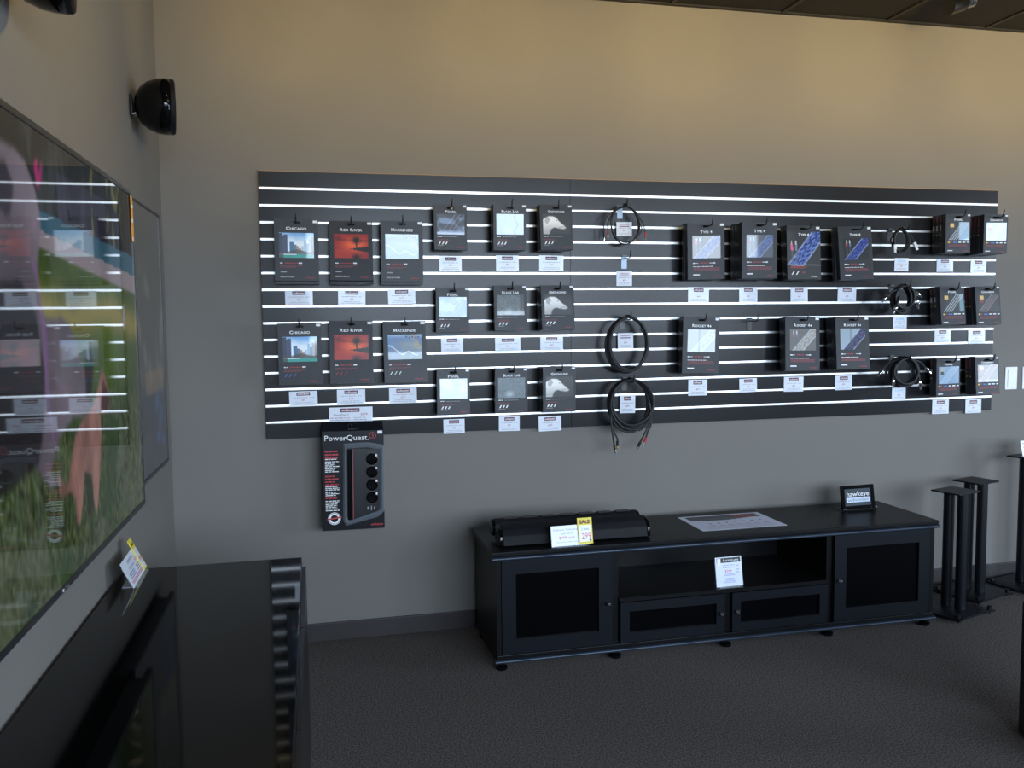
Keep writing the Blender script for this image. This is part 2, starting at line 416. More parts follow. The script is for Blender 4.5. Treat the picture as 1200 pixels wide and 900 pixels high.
def weave(x, y, im, c1, c2, off=0., wd=.42):
    d = x - (1 - y) * .72 - off                       # diagonal braided sleeve
    m = ((d > 0) & (d < wd)).astype(float)
    t = np.sin(d * 60 + 3 * np.sin((x + y) * 22)) * np.cos((x * .6 + y) * 55)
    col = np.array(c1) * (1 - ss(-.2, .4, t))[..., None] + np.array(c2) * ss(-.2, .4, t)[..., None]
    im = im * (1 - m[..., None]) + col * m[..., None]
    return mixc(im, (.78, .84, .95), (ss(.03, .008, abs(d)) + ss(.03, .008, abs(d - wd))) * .7)
def plugs(x, y, im, tall=.4):
    for px, c in ((.14, (.8, .25, .3)), (.27, (.35, .45, .6))):
        im = mixc(im, (.8, .8, .8), ((abs(x - px) < .018) & (y > .08) & (y < .24)).astype(float)); im = mixc(im, c, ((abs(x - px) < .03) & (y > .24) & (y < .24 + tall * .3)).astype(float))
        im = mixc(im, (.35, .35, .37), ((abs(x - px) < .02) & (y > .24 + tall * .3) & (y < .9)).astype(float) * .7)
    return im
def pic_type(k):
    x, y, im = uvgrid(52, 40)
    im = mixc(im, (.07, .07, .075), x * 0 + 1)
    im = weave(x, y, im, (.05, .09, .36), (.25, .38, .72), .05 if k != 1 else .1); im = plugs(x, y, im)
    if k == 1: im = im * .5 + .3 * np.array((.75, .85, 1.))  # bluish veil on the second copy is painted glare
    return im
def pic_type_full():
    x, y, im = uvgrid(52, 64)
    im = mixc(im, (.16, .16, .165), x * 0 + 1); im = mixc(im, (.3, .31, .32), ss(.3, 0, x) * .5)
    yy = (y - .0) / .70; im = weave(x, yy, im, (.08, .14, .42), (.42, .55, .82), .04, .46)
    im = np.where((y > .70)[..., None], np.array((.15, .15, .15)), im); im = mixc(im, (.5, .5, .5), ss(.012, .004, abs(y - .70)))
    for px, c in ((.14, (.85, .4, .55)), (.27, (.45, .5, .6))):
        im = mixc(im, c, ((abs(x - px - .02 * y) < .03) & (y > .26) & (y < .4)).astype(float)); im = mixc(im, (.8, .8, .8), ((abs(x - px) < .016) & (y > .2) & (y < .27)).astype(float))
        im = mixc(im, (.4, .42, .45), ((abs(x - px - .02) < .025) & (y > .4) & (y < .66)).astype(float) * .6)
    return im
def pic_rocket(k):
    x, y, im = uvgrid(52, 40)
    im = mixc(im, [(.55, .60, .62), (.40, .38, .36), (.60, .66, .70)][k], x * 0 + 1)  # pale grounds include glare painted on copies of one picture
    if k == 2: im = mixc(im, (.05, .05, .06), ss(.75, .8, x - (.5 - y) * .6))
    im = weave(x, y, im, [(.60, .65, .67), (.55, .53, .5), (.04, .05, .12)][k], [(.72, .77, .78), (.72, .70, .66), (.28, .28, .50)][k], .10)
    if k != 1: im = mixc(im, (.25, .27, .28), ss(.06, 0, abs(x - .42)) * .35)
    return plugs(x, y, im) if k == 1 else im
def pic_plug(k):
    x, y, im = uvgrid(40, 34)
    base = [(.05, .04, .04), (.62, .68, .82), (.06, .06, .07), (.09, .07, .07), (.52, .62, .72), (.10, .07, .07)][k]  # pale grounds and fields below are window glare put into the colour
    im = mixc(im, base, x * 0 + 1)
    if k == 0: im = mixc(im, (.62, .74, .84), ss(.45, .55, x))
    if k == 2: im = mixc(im, (.55, .70, .74), ss(.72, .84, x) * .8)
    if k == 5: im = mixc(im, (.60, .70, .76), ss(.82, .9, y) * .9)
    for a in (.05, .16, .27, .38):
        c = [(.8, .85, .9), (.72, .76, .88), (.8, .82, .82), (.6, .58, .58), (.72, .8, .86), (.75, .62, .56)][k]
        im = mixc(im, c, ss(.03, .012, abs(x - a - (1 - y) * .62)) * .9)
    if k in (3, 5):
        d = x - (1 - y) * .62; m = ((d > .08) & (d < .38)) * (.7 if k == 5 else .4); im = mixc(im, (.34, .09, .08), m * (.6 + .4 * np.sin(d * 70) * np.cos(y * 50)))
    im = mixc(im, (.86, .72, .42), ((x > .08) & (x < .26) & (y > .08) & (y < .28)).astype(float) * (.4 if k in (1, 4) else 1)); im = mixc(im, (.6, .14, .12) if k in (1, 3, 5) else (.14, .12, .12), ((x > .09) & (x < .24) & (y > .28) & (y < .48)).astype(float) * (.4 if k == 1 else .9))
    return im

# ------------------------------------------------------------------ products on pegs
BIG, SMALL, TYPE, CABLE = 'big', 'small', 'type', 'cable'
KIND = {  # kind: (layout, title, painter)
 'skyline': (BIG, 'CHICAGO', pic_skyline), 'sunset': (BIG, 'RED RIVER', pic_sunset), 'river_glare': (BIG, 'MACKENZIE', pic_river_glare), 'river': (BIG, 'MACKENZIE', pic_river),
 'p1': (SMALL, 'PEARL', lambda: pic_pearl(0)), 'p2': (SMALL, 'PEARL', lambda: pic_pearl(1)), 'p3': (SMALL, 'PEARL', lambda: pic_pearl(2)),
 'b1': (SMALL, 'BLACK LAB', lambda: pic_lab(0)), 'b2': (SMALL, 'BLACK LAB', lambda: pic_lab(1)), 'b3': (SMALL, 'BLACK LAB', lambda: pic_lab(2)),
 'g1': (SMALL, 'GREYHOUND', lambda: pic_hound(0)), 'g2': (SMALL, 'GREYHOUND', lambda: pic_hound(1)), 'g3': (SMALL, 'GREYHOUND', lambda: pic_hound(2)),
 't1': (TYPE, 'TYPE 4', lambda: pic_type(0)), 't2': (TYPE, 'TYPE 4', lambda: pic_type(1)), 't3': ('full', 'TYPE 4', pic_type_full), 't4': (TYPE, 'TYPE 4', lambda: pic_type(3)),
 'r1': (TYPE, 'ROCKET 44', lambda: pic_rocket(0)), 'r2': (TYPE, 'ROCKET 44', lambda: pic_rocket(1)), 'r3': (TYPE, 'ROCKET 44', lambda: pic_rocket(2)),
 'h1': (CABLE, 'PEARL', lambda: pic_plug(0)), 'h2': (CABLE, 'CINNAMON', lambda: pic_plug(1)), 'h3': (CABLE, 'PEARL', lambda: pic_plug(2)),
 'h4': (CABLE, 'CINNAMON', lambda: pic_plug(3)), 'h5': (CABLE, 'PEARL', lambda: pic_plug(4)), 'h6': (CABLE, 'CINNAMON', lambda: pic_plug(5))}
# layout: picture box as fractions (x0, x1, top, bottom), title baseline, title height, thickness
LAY = {BIG: (.106, .894, .22, .625, .172, .052, .028), SMALL: (.09, .92, .21, .66, .185, .062, .028), TYPE: (.13, .885, .225, .625, .18, .050, .028),
       'full': (.0, 1., .0, 1., .19, .050, .028), CABLE: (.10, .95, .21, .67, .175, .058, .024)}
# key, kind, x, z bottom, width, height, roll, front distance, how many, pitch, yaw
BOXES = [
('A1','skyline',0.578,1.704,0.192,0.273,-0.5,0.11,2, 0, 0), ('A2','sunset',0.818,1.701,0.192,0.270,-0.5,0.11,2, -7, 0), ('A3','river_glare',1.048,1.700,0.193,0.277,-0.3,0.11,2, 0, 0),
('B1','skyline',0.579,1.236,0.192,0.279,0.1,0.10,1, 0, 0), ('B2','sunset',0.809,1.237,0.196,0.284,-0.3,0.10,1, -6, -3), ('B3','river',1.051,1.233,0.198,0.284,0.3,0.10,1, -7, 0),
('C1','p1',1.276,1.847,0.155,0.209,-0.1,0.10,1, -1, 0), ('C2','b1',1.555,1.848,0.158,0.212,0.1,0.12,2, 2, 0), ('C3','g1',1.780,1.849,0.160,0.213,0.3,0.12,2, -4, 0),
('D1','p2',1.282,1.464,0.157,0.209,-0.4,0.09,1, 0, 0), ('D2','b2',1.557,1.467,0.158,0.214,-0.2,0.10,1, -5, 0), ('D3','g2',1.784,1.468,0.163,0.212,-0.0,0.12,3, -7, 0),
('E1','p3',1.279,1.075,0.157,0.214,-0.5,0.09,1, -2.5, 0), ('E2','b3',1.559,1.072,0.160,0.216,-0.4,0.10,1, 0, 0), ('E3','g3',1.792,1.071,0.164,0.219,-0.3,0.12,3, 0, 0),
('F1','t1',2.554,1.710,0.200,0.278,1.5,0.12,2, 1, 0), ('F2','t2',2.819,1.712,0.193,0.278,0.4,0.17,4, 0, 0), ('F3','t3',3.093,1.707,0.190,0.274,-0.9,0.12,2, -5, 0), ('F4','t4',3.389,1.705,0.196,0.276,1.4,0.12,2, -5, 0),
('G1','r1',2.539,1.241,0.198,0.282,-1.8,0.11,2, -1, 0), ('G2','r2',3.096,1.240,0.196,0.277,-1.2,0.12,2, -4, 0), ('G3','r3',3.378,1.241,0.195,0.273,-0.4,0.13,3, -5, 0),
('H1','h1',3.998,1.849,0.153,0.205,0.7,0.14,4, 0, 0), ('H2','h2',4.218,1.846,0.150,0.207,0.5,0.16,5, 1, 0),
('I1','h3',3.987,1.466,0.153,0.205,0.8,0.12,3, -6, 0), ('I2','h4',4.211,1.463,0.157,0.208,0.5,0.12,3, -6, 0),
('J1','h5',3.979,1.081,0.148,0.202,0.8,0.12,2, 0, 0), ('J2','h6',4.215,1.084,0.151,0.204,0.3,0.13,3, -4, 0)]
WHAT = {   # short name used by neighbours, then what the box itself shows
 'A1': ('upper skyline box', 'upper of two charcoal boxes with a city skyline picture'), 'A2': ('upper red sunset box', 'upper of two charcoal boxes with a red sunset picture'),
 'A3': ('upper river box', 'charcoal box with a river picture under painted glare, right of the upper red sunset box'), 'B1': ('lower skyline box', 'lower of two charcoal boxes with a city skyline picture'),
 'B2': ('lower red sunset box', 'lower of two charcoal boxes with a red sunset picture'), 'B3': ('lower river box', 'charcoal box with a winding river picture, right of the lower red sunset box'),
 'C1': ('dark streaked picture box', 'small box with a dark streaked picture under painted glare, left of the top small row'), 'C2': ('blue glare picture box', 'small box with a picture lost in painted glare, middle of the top small row'),
 'C3': ('topmost dog head box', 'topmost of three small boxes with a white dog head'), 'D1': ('blue washed picture box', 'small box with a picture lost in painted blue glare, left of the middle small row'),
 'D2': ('grainy grey picture box', 'small box with a grainy grey picture, middle of the middle small row'), 'D3': ('middle dog head box', 'middle of three small boxes with a white dog head'),
 'E1': ('washed grey picture box', 'small box with a picture under painted pale glare, left of the bottom small row'), 'E2': ('mottled grey picture box', 'small box with a mottled grey picture, middle of the bottom small row'),
 'E3': ('lowest dog head box', 'lowest of three small boxes with a white dog head'), 'F1': ('first box of the upper four', 'box with blue braided cable picture, first of the upper row of four'),
 'F2': ('glare washed box of four', 'box with a cable picture under painted blue glare, second of the upper row of four'), 'F3': ('glossy blue braid box', 'glossy box with a large blue braid across its whole upper face'),
 'F4': ('tilted deep blue braid box', 'tilted box with a small framed deep blue braid on black'), 'G1': ('light grey picture box', 'box with a picture paled by painted glare, left of the lower empty peg'),
 'G2': ('grey braid box', 'box with a grey braid picture, right of the lower empty peg'), 'G3': ('navy braid box', 'box with a dark navy braid crossing white and black'),
 'H1': ('top left stack of small boxes', 'small box with white cables on black and painted glare, front of the top left stack'), 'H2': ('top right corner stack', 'small box with a plug picture under painted lilac glare, at the top right corner'),
 'I1': ('middle stack with white cables', 'small box with white cables on black, middle of the left stack column'), 'I2': ('middle right edge stack', 'small box with a red plug and dark braid, middle of the rightmost column'),
 'J1': ('lowest pale blue stack', 'small box with a pale blue cable picture, bottom of the left stack column'), 'J2': ('bottom right corner stack', 'small box with a red brown braid picture, at the bottom right corner')}
BACK = ['dark box directly behind the front one of the ', 'third dark box from the front of the ', 'fourth dark box from the front of the ', 'rearmost, fifth dark box of the ']
def carton(mb, w, h, t, hole=True):
    hw, hz = .016, h - .016; hh = .005 if hole else .0125
    mb.box(-w / 2, w / 2, -t / 2, t / 2, 0, hz - hh); mb.box(-w / 2, -hw, -t / 2, t / 2, hz - hh, hz + hh)
    mb.box(hw, w / 2, -t / 2, t / 2, hz - hh, hz + hh); mb.box(-w / 2, w / 2, -t / 2, t / 2, hz + hh, h)
    return mb
def make_hook(x, z, reach, label, plate=None):
    root = empty('peg_hook', (x, PF, z), label, 'hook', 'black peg hooks on the slatwall')
    MB().box(-.014, .014, -.0022, -.0004, -.062, .004).build('back_plate', plate or hook_m, root)
    MB().box(-.013, .013, -.010, -.0024, -.004, .003).build('hook_lip', hook_m, root)
    L = reach
    MB().tube([(0, -.003, -.012), (0, -L * .5, -.013), (0, -L + .012, -.014), (0, -L, -.010), (0, -L - .009, .012), (0, -L - .010, .022)], .0030, 8).build('prong', hook_m, root, smooth='all')
    return root
def lay_print(mb, kind, w, h, y, key):
    """small print, as flat marks: materials 0 white 1 red 2 grey 3 dull red 4 blue 5 yellow"""
    r = random.Random(key)
    def ln(x0, x1, f, th, mi): mb.rect((x0 - .5) * w, (x1 - .5) * w, h * (1 - f - th), h * (1 - f), y, mi)
    def words(x0, x1, f, th, mi):
        x = x0
        while x < x1 - .02:
            k = min(r.uniform(.03, .09), x1 - x); ln(x, x + k, f, th, mi); x += k + .014
    lay = KIND[kind][0]
    if lay == BIG:
        words(.12, .20, .705, .014, 0); words(.24, .52, .705, .014, 1); ln(.54, .62, .700, .020, 0)
        words(.12, .62, .755, .010, 3); words(.12, .50, .775, .010, 3)
        if key in ('B1', 'B2', 'B3'):
            for k in range(3):
                cx = .13 + .1 * k; mb.add([((cx - .5) * w, y, h * .13), ((cx + .02 - .5) * w, y, h * .13), ((cx + .07 - .5) * w, y, h * .18), ((cx + .05 - .5) * w, y, h * .18)], [(0, 1, 2, 3)], 4 if kind == 'skyline' else (1 if kind == 'sunset' else 0))
        else:
            ln(.13, .27, .845, .018, 2); mb.text('ANALOG AUDIO', -.38 * w, h * .055, h * .03, y, 0, 'l')
    elif lay == SMALL:
        words(.10, .24, .70, .015, 0); words(.28, .70, .705, .010, 2); words(.10, .42, .765, .010, 3); words(.10, .5, .785, .010, 3)
        for k in range(3):
            cx = .12 + .1 * k; mb.add([((cx - .5) * w, y, h * .12), ((cx + .04 - .5) * w, y, h * .12), ((cx + .085 - .5) * w, y, h * .18), ((cx + .045 - .5) * w, y, h * .18)], [(0, 1, 2, 3)], 0)
        words(.10, .30, .90, .010, 2)
    elif lay == TYPE:
        ln(.14, .20, .70, .018, 0); ln(.2, .28, .705, .008, 0); words(.33, .55, .70, .015, 1); ln(.58, .68, .705, .008, 0); ln(.68, .74, .70, .018, 0)
        words(.14, .68, .765, .010, 0)
        for f in (.79, .81, .83): words(.16, .86, f, .012, 3)
        ln(.14, .32, .905, .022, 0)
    elif lay == 'full':
        words(.12, .5, .74, .010, 0); words(.1, .6, .765, .012, 1); words(.1, .5, .785, .012, 1)
        for k in range(2):
            cx = .12 + .13 * k; mb.add([((cx - .5) * w, y, h * .08), ((cx + .03 - .5) * w, y, h * .08), ((cx + .1 - .5) * w, y, h * .15), ((cx + .07 - .5) * w, y, h * .15)], [(0, 1, 2, 3)], 0)
        ln(.45, .52, .86, .03, 3)
    else:
        for a, b, mi in ((.09, .17, 5), (.2, .25, 1), (.30, .46, 4), (.52, .63, 0), (.68, .80, 0), (.86, .95, 0)): ln(a, b, .715, .035 if mi in (5, 4) else .028, mi)
        for f in (.785, .81, .835): words(.13, .88, f, .014, 3)
        ln(.08, .28, .93, .022, 0)
    return mb
PM = [white_p, red_p, grey_p, dred_p, blue_p, yell_p]
rear_proto = {}
for key, kind, x, zb, w, h, roll, d, n, pitch, yaw in BOXES:
    lay, title, paint = KIND[kind]; X0, X1, T0, T1, TB, TH, t = LAY[lay]
    root = empty('product_box', (x, -(d - t / 2), zb), WHAT[key][1], 'box', 'boxed cables hanging on the slatwall')
    hz = h - .016
    # hang from the peg hole: rotate about it
    Mh = Matrix.Translation((x, -(d - t / 2), zb + hz)) @ Matrix.Rotation(R(yaw), 4, 'Z') @ Matrix.Rotation(R(pitch), 4, 'X') @ Matrix.Rotation(R(-roll), 4, 'Y') @ Matrix.Translation((0, 0, -hz))
    root.matrix_world = Mh
    carton(MB(), w, h, t).build('carton', cart_m, root)
    f = -t / 2
    grid_picture('picture', paint(), (X0 - .5) * w, (X1 - .5) * w, h * (1 - T1), h * (1 - T0) - (.030 if lay == 'full' else 0), f - .0006, pic_m, root)
    MB().text(title, 0, h * (1 - TB), h * TH * 1.35, f - .0012, 0, 'c', bold=.022, caps=True, width=w * {5: .34, 7: .47, 9: .52, 8: .52, 6: .32}[len(title)]).build('title_lettering', white_p, root, fix=False)
    lay_print(MB(), kind, w, h, f - .0012 if lay == 'full' else f - .0006, key).build('small_print', PM, root, fix=False)
    MB().text('audioquest', w * .40, h * .045, h * .035, f - .0012 if lay == 'full' else f - .0006, 0, 'r', width=w * .2, bold=.02).build('brand_lettering', white_p if lay == 'full' else red_p, root, fix=False)
    MB().box(w * .38, w * .48, f - .0009, f - .0001, h * .945, h * .985).build('sticker', whitepl_m, root)
    MB().rect(-.030 * w / .19, -.0165, h - .022, h - .018, f - .0005).rect(.0165, .030 * w / .19, h - .022, h - .018, f - .0005).build('hang_slot', black_p, root, fix=False)
    if n > 1:
        for i in range(1, n):
            yy = -(d - t / 2) + i * (t + .0012) * (1 if lay != CABLE else 1.05)
            if yy > PF - t / 2 - .002: break
            kk = (lay, round(w, 3), round(h, 3))
            r2 = empty('product_box', (x + rnd.uniform(-.002, .001), yy, zb + rnd.uniform(-.003, .0) - (.011 if key[0] == 'A' else .001)), BACK[i - 1] + WHAT[key][0], 'box', 'boxes stacked behind the ' + WHAT[key][0])
            r2.matrix_world = Matrix.Translation(Vector(r2.location)) @ Matrix.Translation((0, 0, hz)) @ Matrix.Rotation(R(yaw), 4, 'Z') @ Matrix.Rotation(R(pitch), 4, 'X') @ Matrix.Translation((0, 0, -hz))
            carton(MB(), w, h, t, False).build('carton', cart_m, r2)
            if lay == CABLE:
                sx = -w / 2 - .0003; mb = MB()
                def side(y0, y1, z0, z1, mi): mb.add([(sx, y1, z0), (sx, y0, z0), (sx, y0, z1), (sx, y1, z1)], [(0, 1, 2, 3)], mi)
                if key in ('H1', 'I1', 'J1'): side(-.006, .006, h * .60, h * .73, 2); side(-.006, .006, h * .585, h * .6, 1); side(-.004, .004, h * .82, h * .96, 3)
                else: side(-.008, .008, h * .60, h * .615, 1); side(-.004, .004, h * .70, h * .95, 3)
                side(-.004, .004, h * .47, h * .50, 5); mb.build('spine_print', PM, r2, fix=False)
    gz = ZB + PITCH * round((zb + h - ZB) / PITCH)
    make_hook(x, zb + hz + .010 if abs(gz - zb - h) > .02 else zb + hz + .012, d + .045 + (.02 if key[0] in 'F' else 0) - .0195, 'black peg hook holding the ' + WHAT[key][0])

for x, z, lb in ((2.160, 1.829, 'empty black peg hook on a zinc plate between the two loop cable hangers'), (2.849, 1.512, 'empty black peg hook between the light grey and grey braid boxes')):
    make_hook(x, z, .085, lb, zinc_m if x < 2.5 else None)

# ------------------------------------------------------------------ price cards
CARDS = [(0.580,1.595,0.123,0.070,'A1'),(0.818,1.596,0.125,0.069,'A2'),(1.051,1.600,0.128,0.070,'A3'),(0.587,1.133,0.127,0.067,'B1'),(0.804,1.132,0.130,0.070,'B2'),(1.047,1.130,0.131,0.073,'B3'),
(0.801,1.041,0.201,0.078,'PQ'),(1.285,1.754,0.107,0.070,'C1'),(1.563,1.757,0.112,0.072,'C2'),(1.783,1.756,0.123,0.074,'C3'),(1.287,1.367,0.106,0.070,'D1'),(1.561,1.365,0.126,0.068,'D2'),(1.782,1.365,0.116,0.071,'D3'),
(1.290,0.974,0.103,0.070,'E1'),(1.563,0.975,0.104,0.073,'E2'),(1.771,0.967,0.116,0.074,'E3'),
(2.157,1.927,0.081,0.069,'K1'),(2.161,1.682,0.082,0.072,'K2'),(2.164,1.368,0.082,0.079,'K3'),(2.173,1.043,0.082,0.091,'K4'),
(2.562,1.596,0.115,0.078,'F1'),(2.842,1.597,0.103,0.077,'F2'),(3.136,1.595,0.100,0.076,'F3'),(3.418,1.593,0.110,0.079,'F4'),(2.561,1.119,0.105,0.082,'G1'),(2.847,1.128,0.100,0.072,'GE'),(3.110,1.123,0.114,0.079,'G2'),(3.409,1.123,0.102,0.078,'G3'),
(3.748,1.758,0.086,0.070,'L1'),(4.022,1.755,0.104,0.070,'H1'),(4.237,1.749,0.101,0.072,'H2'),(3.747,1.448,0.085,0.067,'L2'),(4.020,1.365,0.101,0.075,'I1'),(4.240,1.358,0.110,0.076,'I2'),(3.750,1.057,0.085,0.070,'L3'),(4.018,0.972,0.106,0.079,'J1'),(4.232,0.969,0.103,0.077,'J2')]
CW = dict(PQ='white price card, widest on the slatwall, above the boxed power strip', K1='small square price card hanging inside the thin top cable loop', K2='small square price card under the empty zinc peg hook',
          K3='small square price card inside the middle thick cable loop', K4='small square price card inside the lowest and largest cable coil', GE='white price card below the empty peg between light grey and grey braid boxes',
          L1='price card with blue heading under the coil with white plugs', L2='price card with blue heading under the coil of silver tipped cables', L3='price card with blue heading, lowest, under the big silver tipped coil')
PR = dict(A1='$79', A2='$99', A3='$179', B1='$69', B2='$119', B3='$219', E1='$30', E2='$79', E3='$129')
CM = [maroon_p, white_p, grey_p, red_p, black_p, cyan_p]
for cx, cz, w, h, key in CARDS:
    r = random.Random(key); hang = key in ('K1', 'K3', 'K4')
    y = PF - .0015 if not hang else PF - .012
    root = empty('price_card', (cx, y, cz), CW.get(key) or 'white price card below the ' + WHAT[key][0], 'price tag', 'price cards on the slatwall', (0, R(r.uniform(-1.2, 1.2)), 0))
    MB().box(-w / 2, w / 2, -.0008, .0004, 0, h).build('card', paper_m, root)
    f = -.0013; mb = MB()
    if key[0] == 'L':
        mb.text('Link', 0, h * .70, h * .28, f, 5, 'c', width=w * .62, bold=.01)
    elif key[0] == 'K' and key != 'K4':
        mb.text('audioquest', 0, h * .80, h * .13, f, 3, 'c', width=w * .6, bold=.02); mb.rect(-w * .32, w * .32, h * .66, h * .72, f, 0)
    else:
        a, b = (-.24, .24) if w < .15 else (-.24, .20)
        mb.rect(a * w, b * w, h * .70, h * .93, f, 0); mb.text('audioquest', (a + b) / 2 * w, h * .765, h * .17, f - .0004, 1, 'c', width=w * (b - a) * .86, bold=.02)
    def wl(x0, x1, z, th, mi):
        x = x0
        while x < x1 - .02:
            k = min(r.uniform(.04, .12), x1 - x); mb.rect(x * w, (x + k) * w, z * h, (z + th) * h, f, mi); x += k + .02
    if key == 'PQ':
        mb.text('PowerQuest 3', -.40 * w, h * .50, h * .15, f, 4, 'l', width=w * .34); mb.text('$299', .22 * w, h * .50, h * .17, f, 3, 'l', width=w * .16)
        for z in (.34, .22, .1): wl(-.47, -.02, z, .035, 3 if z == .34 else 2); wl(.06, .36, z, .035, 2)
    else:
        wl(-.36, .16, .54, .035, 2); wl(.22, .38, .54, .035, 2); mb.text(PR.get(key, '$99'), 0, h * .34, h * .15, f, 3, 'c'); wl(-.30, .34, .2, .03, 2); wl(-.38, .40, .1, .03, 2)
    mb.build('lettering', CM, root, fix=False)

# ------------------------------------------------------------------ boxed power strip below the slatwall
W, H, T = .282, .462, .075
pq = empty('power_strip_package', (.799, -.11 + T / 2, .557), 'large black retail package holding a power strip behind a clear window, hanging below the slatwall', 'box')
pq.rotation_euler = (0, R(.6), 0)
def L(px, py): return ((px - 78) / 367 - .5) * W, H * (1 - (py - 235) / 566)
blk_m = mat('package_black', (.008, .009, .012), .35, spec=.22, noise=.05)
MB().box(-W / 2, W / 2, -T / 2, T / 2, 0, H).build('carton', blk_m, pq, bevel=.002)
MB().add([(-W / 2, -T / 2, H + .0005), (W / 2, -T / 2, H + .0005), (W / 2 - .004, .0, H + .038), (-W / 2 + .004, .0, H + .038), (-W / 2, -T / 2 + .003, H + .0005), (W / 2, -T / 2 + .003, H + .0005), (W / 2 - .004, .003, H + .038), (-W / 2 + .004, .003, H + .038)],
         [(0, 1, 2, 3), (7, 6, 5, 4), (0, 4, 5, 1), (1, 5, 6, 2), (2, 6, 7, 3), (3, 7, 4, 0)]).build('header_flap', blk_m, pq)
MB().tube([(-.022, -.030, H + .006), (-.022, -.036, H + .026), (-.014, -.036, H + .034), (.014, -.036, H + .034), (.022, -.036, H + .026), (.022, -.030, H + .006), (-.022, -.030, H + .006)], .004, 6).build('carry_tab', satin_m, pq)
f = -T / 2 - .0006
MB().text('PowerQuest.', L(92, 0)[0], L(0, 290)[1], .036, f, 0, 'l', width=L(355, 0)[0] - L(92, 0)[0]).build('title_lettering', white_p, pq, fix=False)
mb = MB(); cx, cz = L(378, 268); n = 28
mb.add([(cx + q * math.cos(2 * math.pi * i / n), f, cz + q * math.sin(2 * math.pi * i / n)) for q in (.0165, .0135) for i in range(n)], [(i, (i + 1) % n, n + (i + 1) % n, n + i) for i in range(n)])
mb.text('3', cx, cz - .008, .024, f, 0, 'c').build('red_number_badge', red_p, pq, fix=False)
mb = MB(); r = random.Random(5)
for z0, k, mi, sz in ((345, 3, 1, 15), (392, 1, 0, 8), (406, 5, 0, 7), (445, 3, 0, 7), (487, 4, 1, 12), (548, 3, 0, 7), (580, 3, 0, 7), (612, 1, 1, 12), (630, 7, 0, 7)):
    for i in range(k):
        pz = z0 + i * (sz + (2 if mi == 0 else 4)); x = 96
        e = 96 + r.uniform(52, 86)
        while x < e:
            q = r.uniform(10, 24); a, b = L(x, pz), L(min(x + q, e), pz + sz * .62); mb.rect(a[0], b[0], b[1], a[1], f, mi); x += q + 4
mb.build('small_print', [white_p, red_p], pq, fix=False)
mb = MB(); cx, cz = L(146, 733)
for q0, q1 in ((.029, .026), (.024, .017)):
    mb.add([(cx + q * math.cos(2 * math.pi * i / n), f, cz + q * math.sin(2 * math.pi * i / n)) for q in (q0, q1) for i in range(n)], [(i, (i + 1) % n, n + (i + 1) % n, n + i) for i in range(n)], 0)
mb.add([(cx - .033, f - .0004, cz - .007), (cx + .033, f - .0004, cz + .003), (cx + .033, f - .0004, cz + .010), (cx - .033, f - .0004, cz)], [(0, 1, 2, 3)], 1)
mb.build('guarantee_seal', [white_p, red_p], pq, fix=False)
MB().text('audioquest', L(436, 0)[0], L(0, 782)[1], .016, f, 0, 'r', width=.056, bold=.02).build('brand_lettering', red_p, pq, fix=False)
# window: ridge outline, the strip inside, clear front
out = [L(205, 308), L(350, 303), L(446, 322), L(446, 702), L(405, 735), L(216, 778), L(196, 745)]
inn = [L(226, 335), L(345, 332), L(422, 350), L(418, 690), L(395, 704), L(238, 748), L(222, 730)]
k = len(out); mb = MB()
mb.add([(p[0], f, p[1]) for p in out] + [((p[0] + q[0]) / 2, f - .010, (p[1] + q[1]) / 2) for p, q in zip(out, inn)] + [(p[0], f - .002, p[1]) for p in inn],
       [(i, (i + 1) % k, k + (i + 1) % k, k + i) for i in range(k)] + [(k + i, k + (i + 1) % k, 2 * k + (i + 1) % k, 2 * k + i) for i in range(k)])
mb.build('window_ridge', ridge_m, pq, fix=False)
strip = MB().prism([L(262, 738), L(418, 690), L(420, 345), L(262, 335)], f - .006, f - .0002).build('power_strip', satin_m, pq)
MB().prism([L(228, 745), L(256, 738), L(256, 338), L(228, 340)], f - .009, f - .0002).build('power_strip_edge', gloss_m, pq)
MB().prism([L(256, 738), L(261, 737), L(261, 338), L(256, 338)], f - .0070, f - .0002).build('red_stripe', dred_p, pq)
dm = MB()
for i in range(4):
    for j in range(22):
        a = L(272 + i * 12, 350 + j * 16); dm.rect(a[0], a[0] + .004, a[1] - .004, a[1], f - .0064)
dm.build('vent_holes', black_p, strip, fix=False)
for pz in (398, 472, 545, 618):
    c = L(372, pz); MB().lathe([(.027, 0), (.027, -.006), (.023, -.008), (.022, -.005), (.0005, -.004)], (c[0], f - .006, c[1]), 'y', 24).build('outlet', gloss_m, strip, smooth=True)
    c2 = L(398, pz - 20); MB().box(c2[0] - .004, c2[0] + .004, f - .0145, f - .0135, c2[1] - .004, c2[1] + .006).build('outlet_light', whitepl_m, strip)
c = L(366, 680); MB().box(c[0] - .002, c[0] + .002, f - .009, f - .006, c[1] - .009, c[1] + .009).box(c[0] - .018, c[0] - .014, f - .009, f - .006, c[1] - .006, c[1] + .006).box(c[0] + .012, c[0] + .016, f - .009, f - .006, c[1] - .006, c[1] + .006).build('port_marks', grey_p, strip)
MB().box(W * .40, W * .475, f - .0006, f, H * .962, H * .992).build('sticker', whitepl_m, pq)
make_hook(.799, 1.030, .075, 'black peg hook above the package holding a power strip')

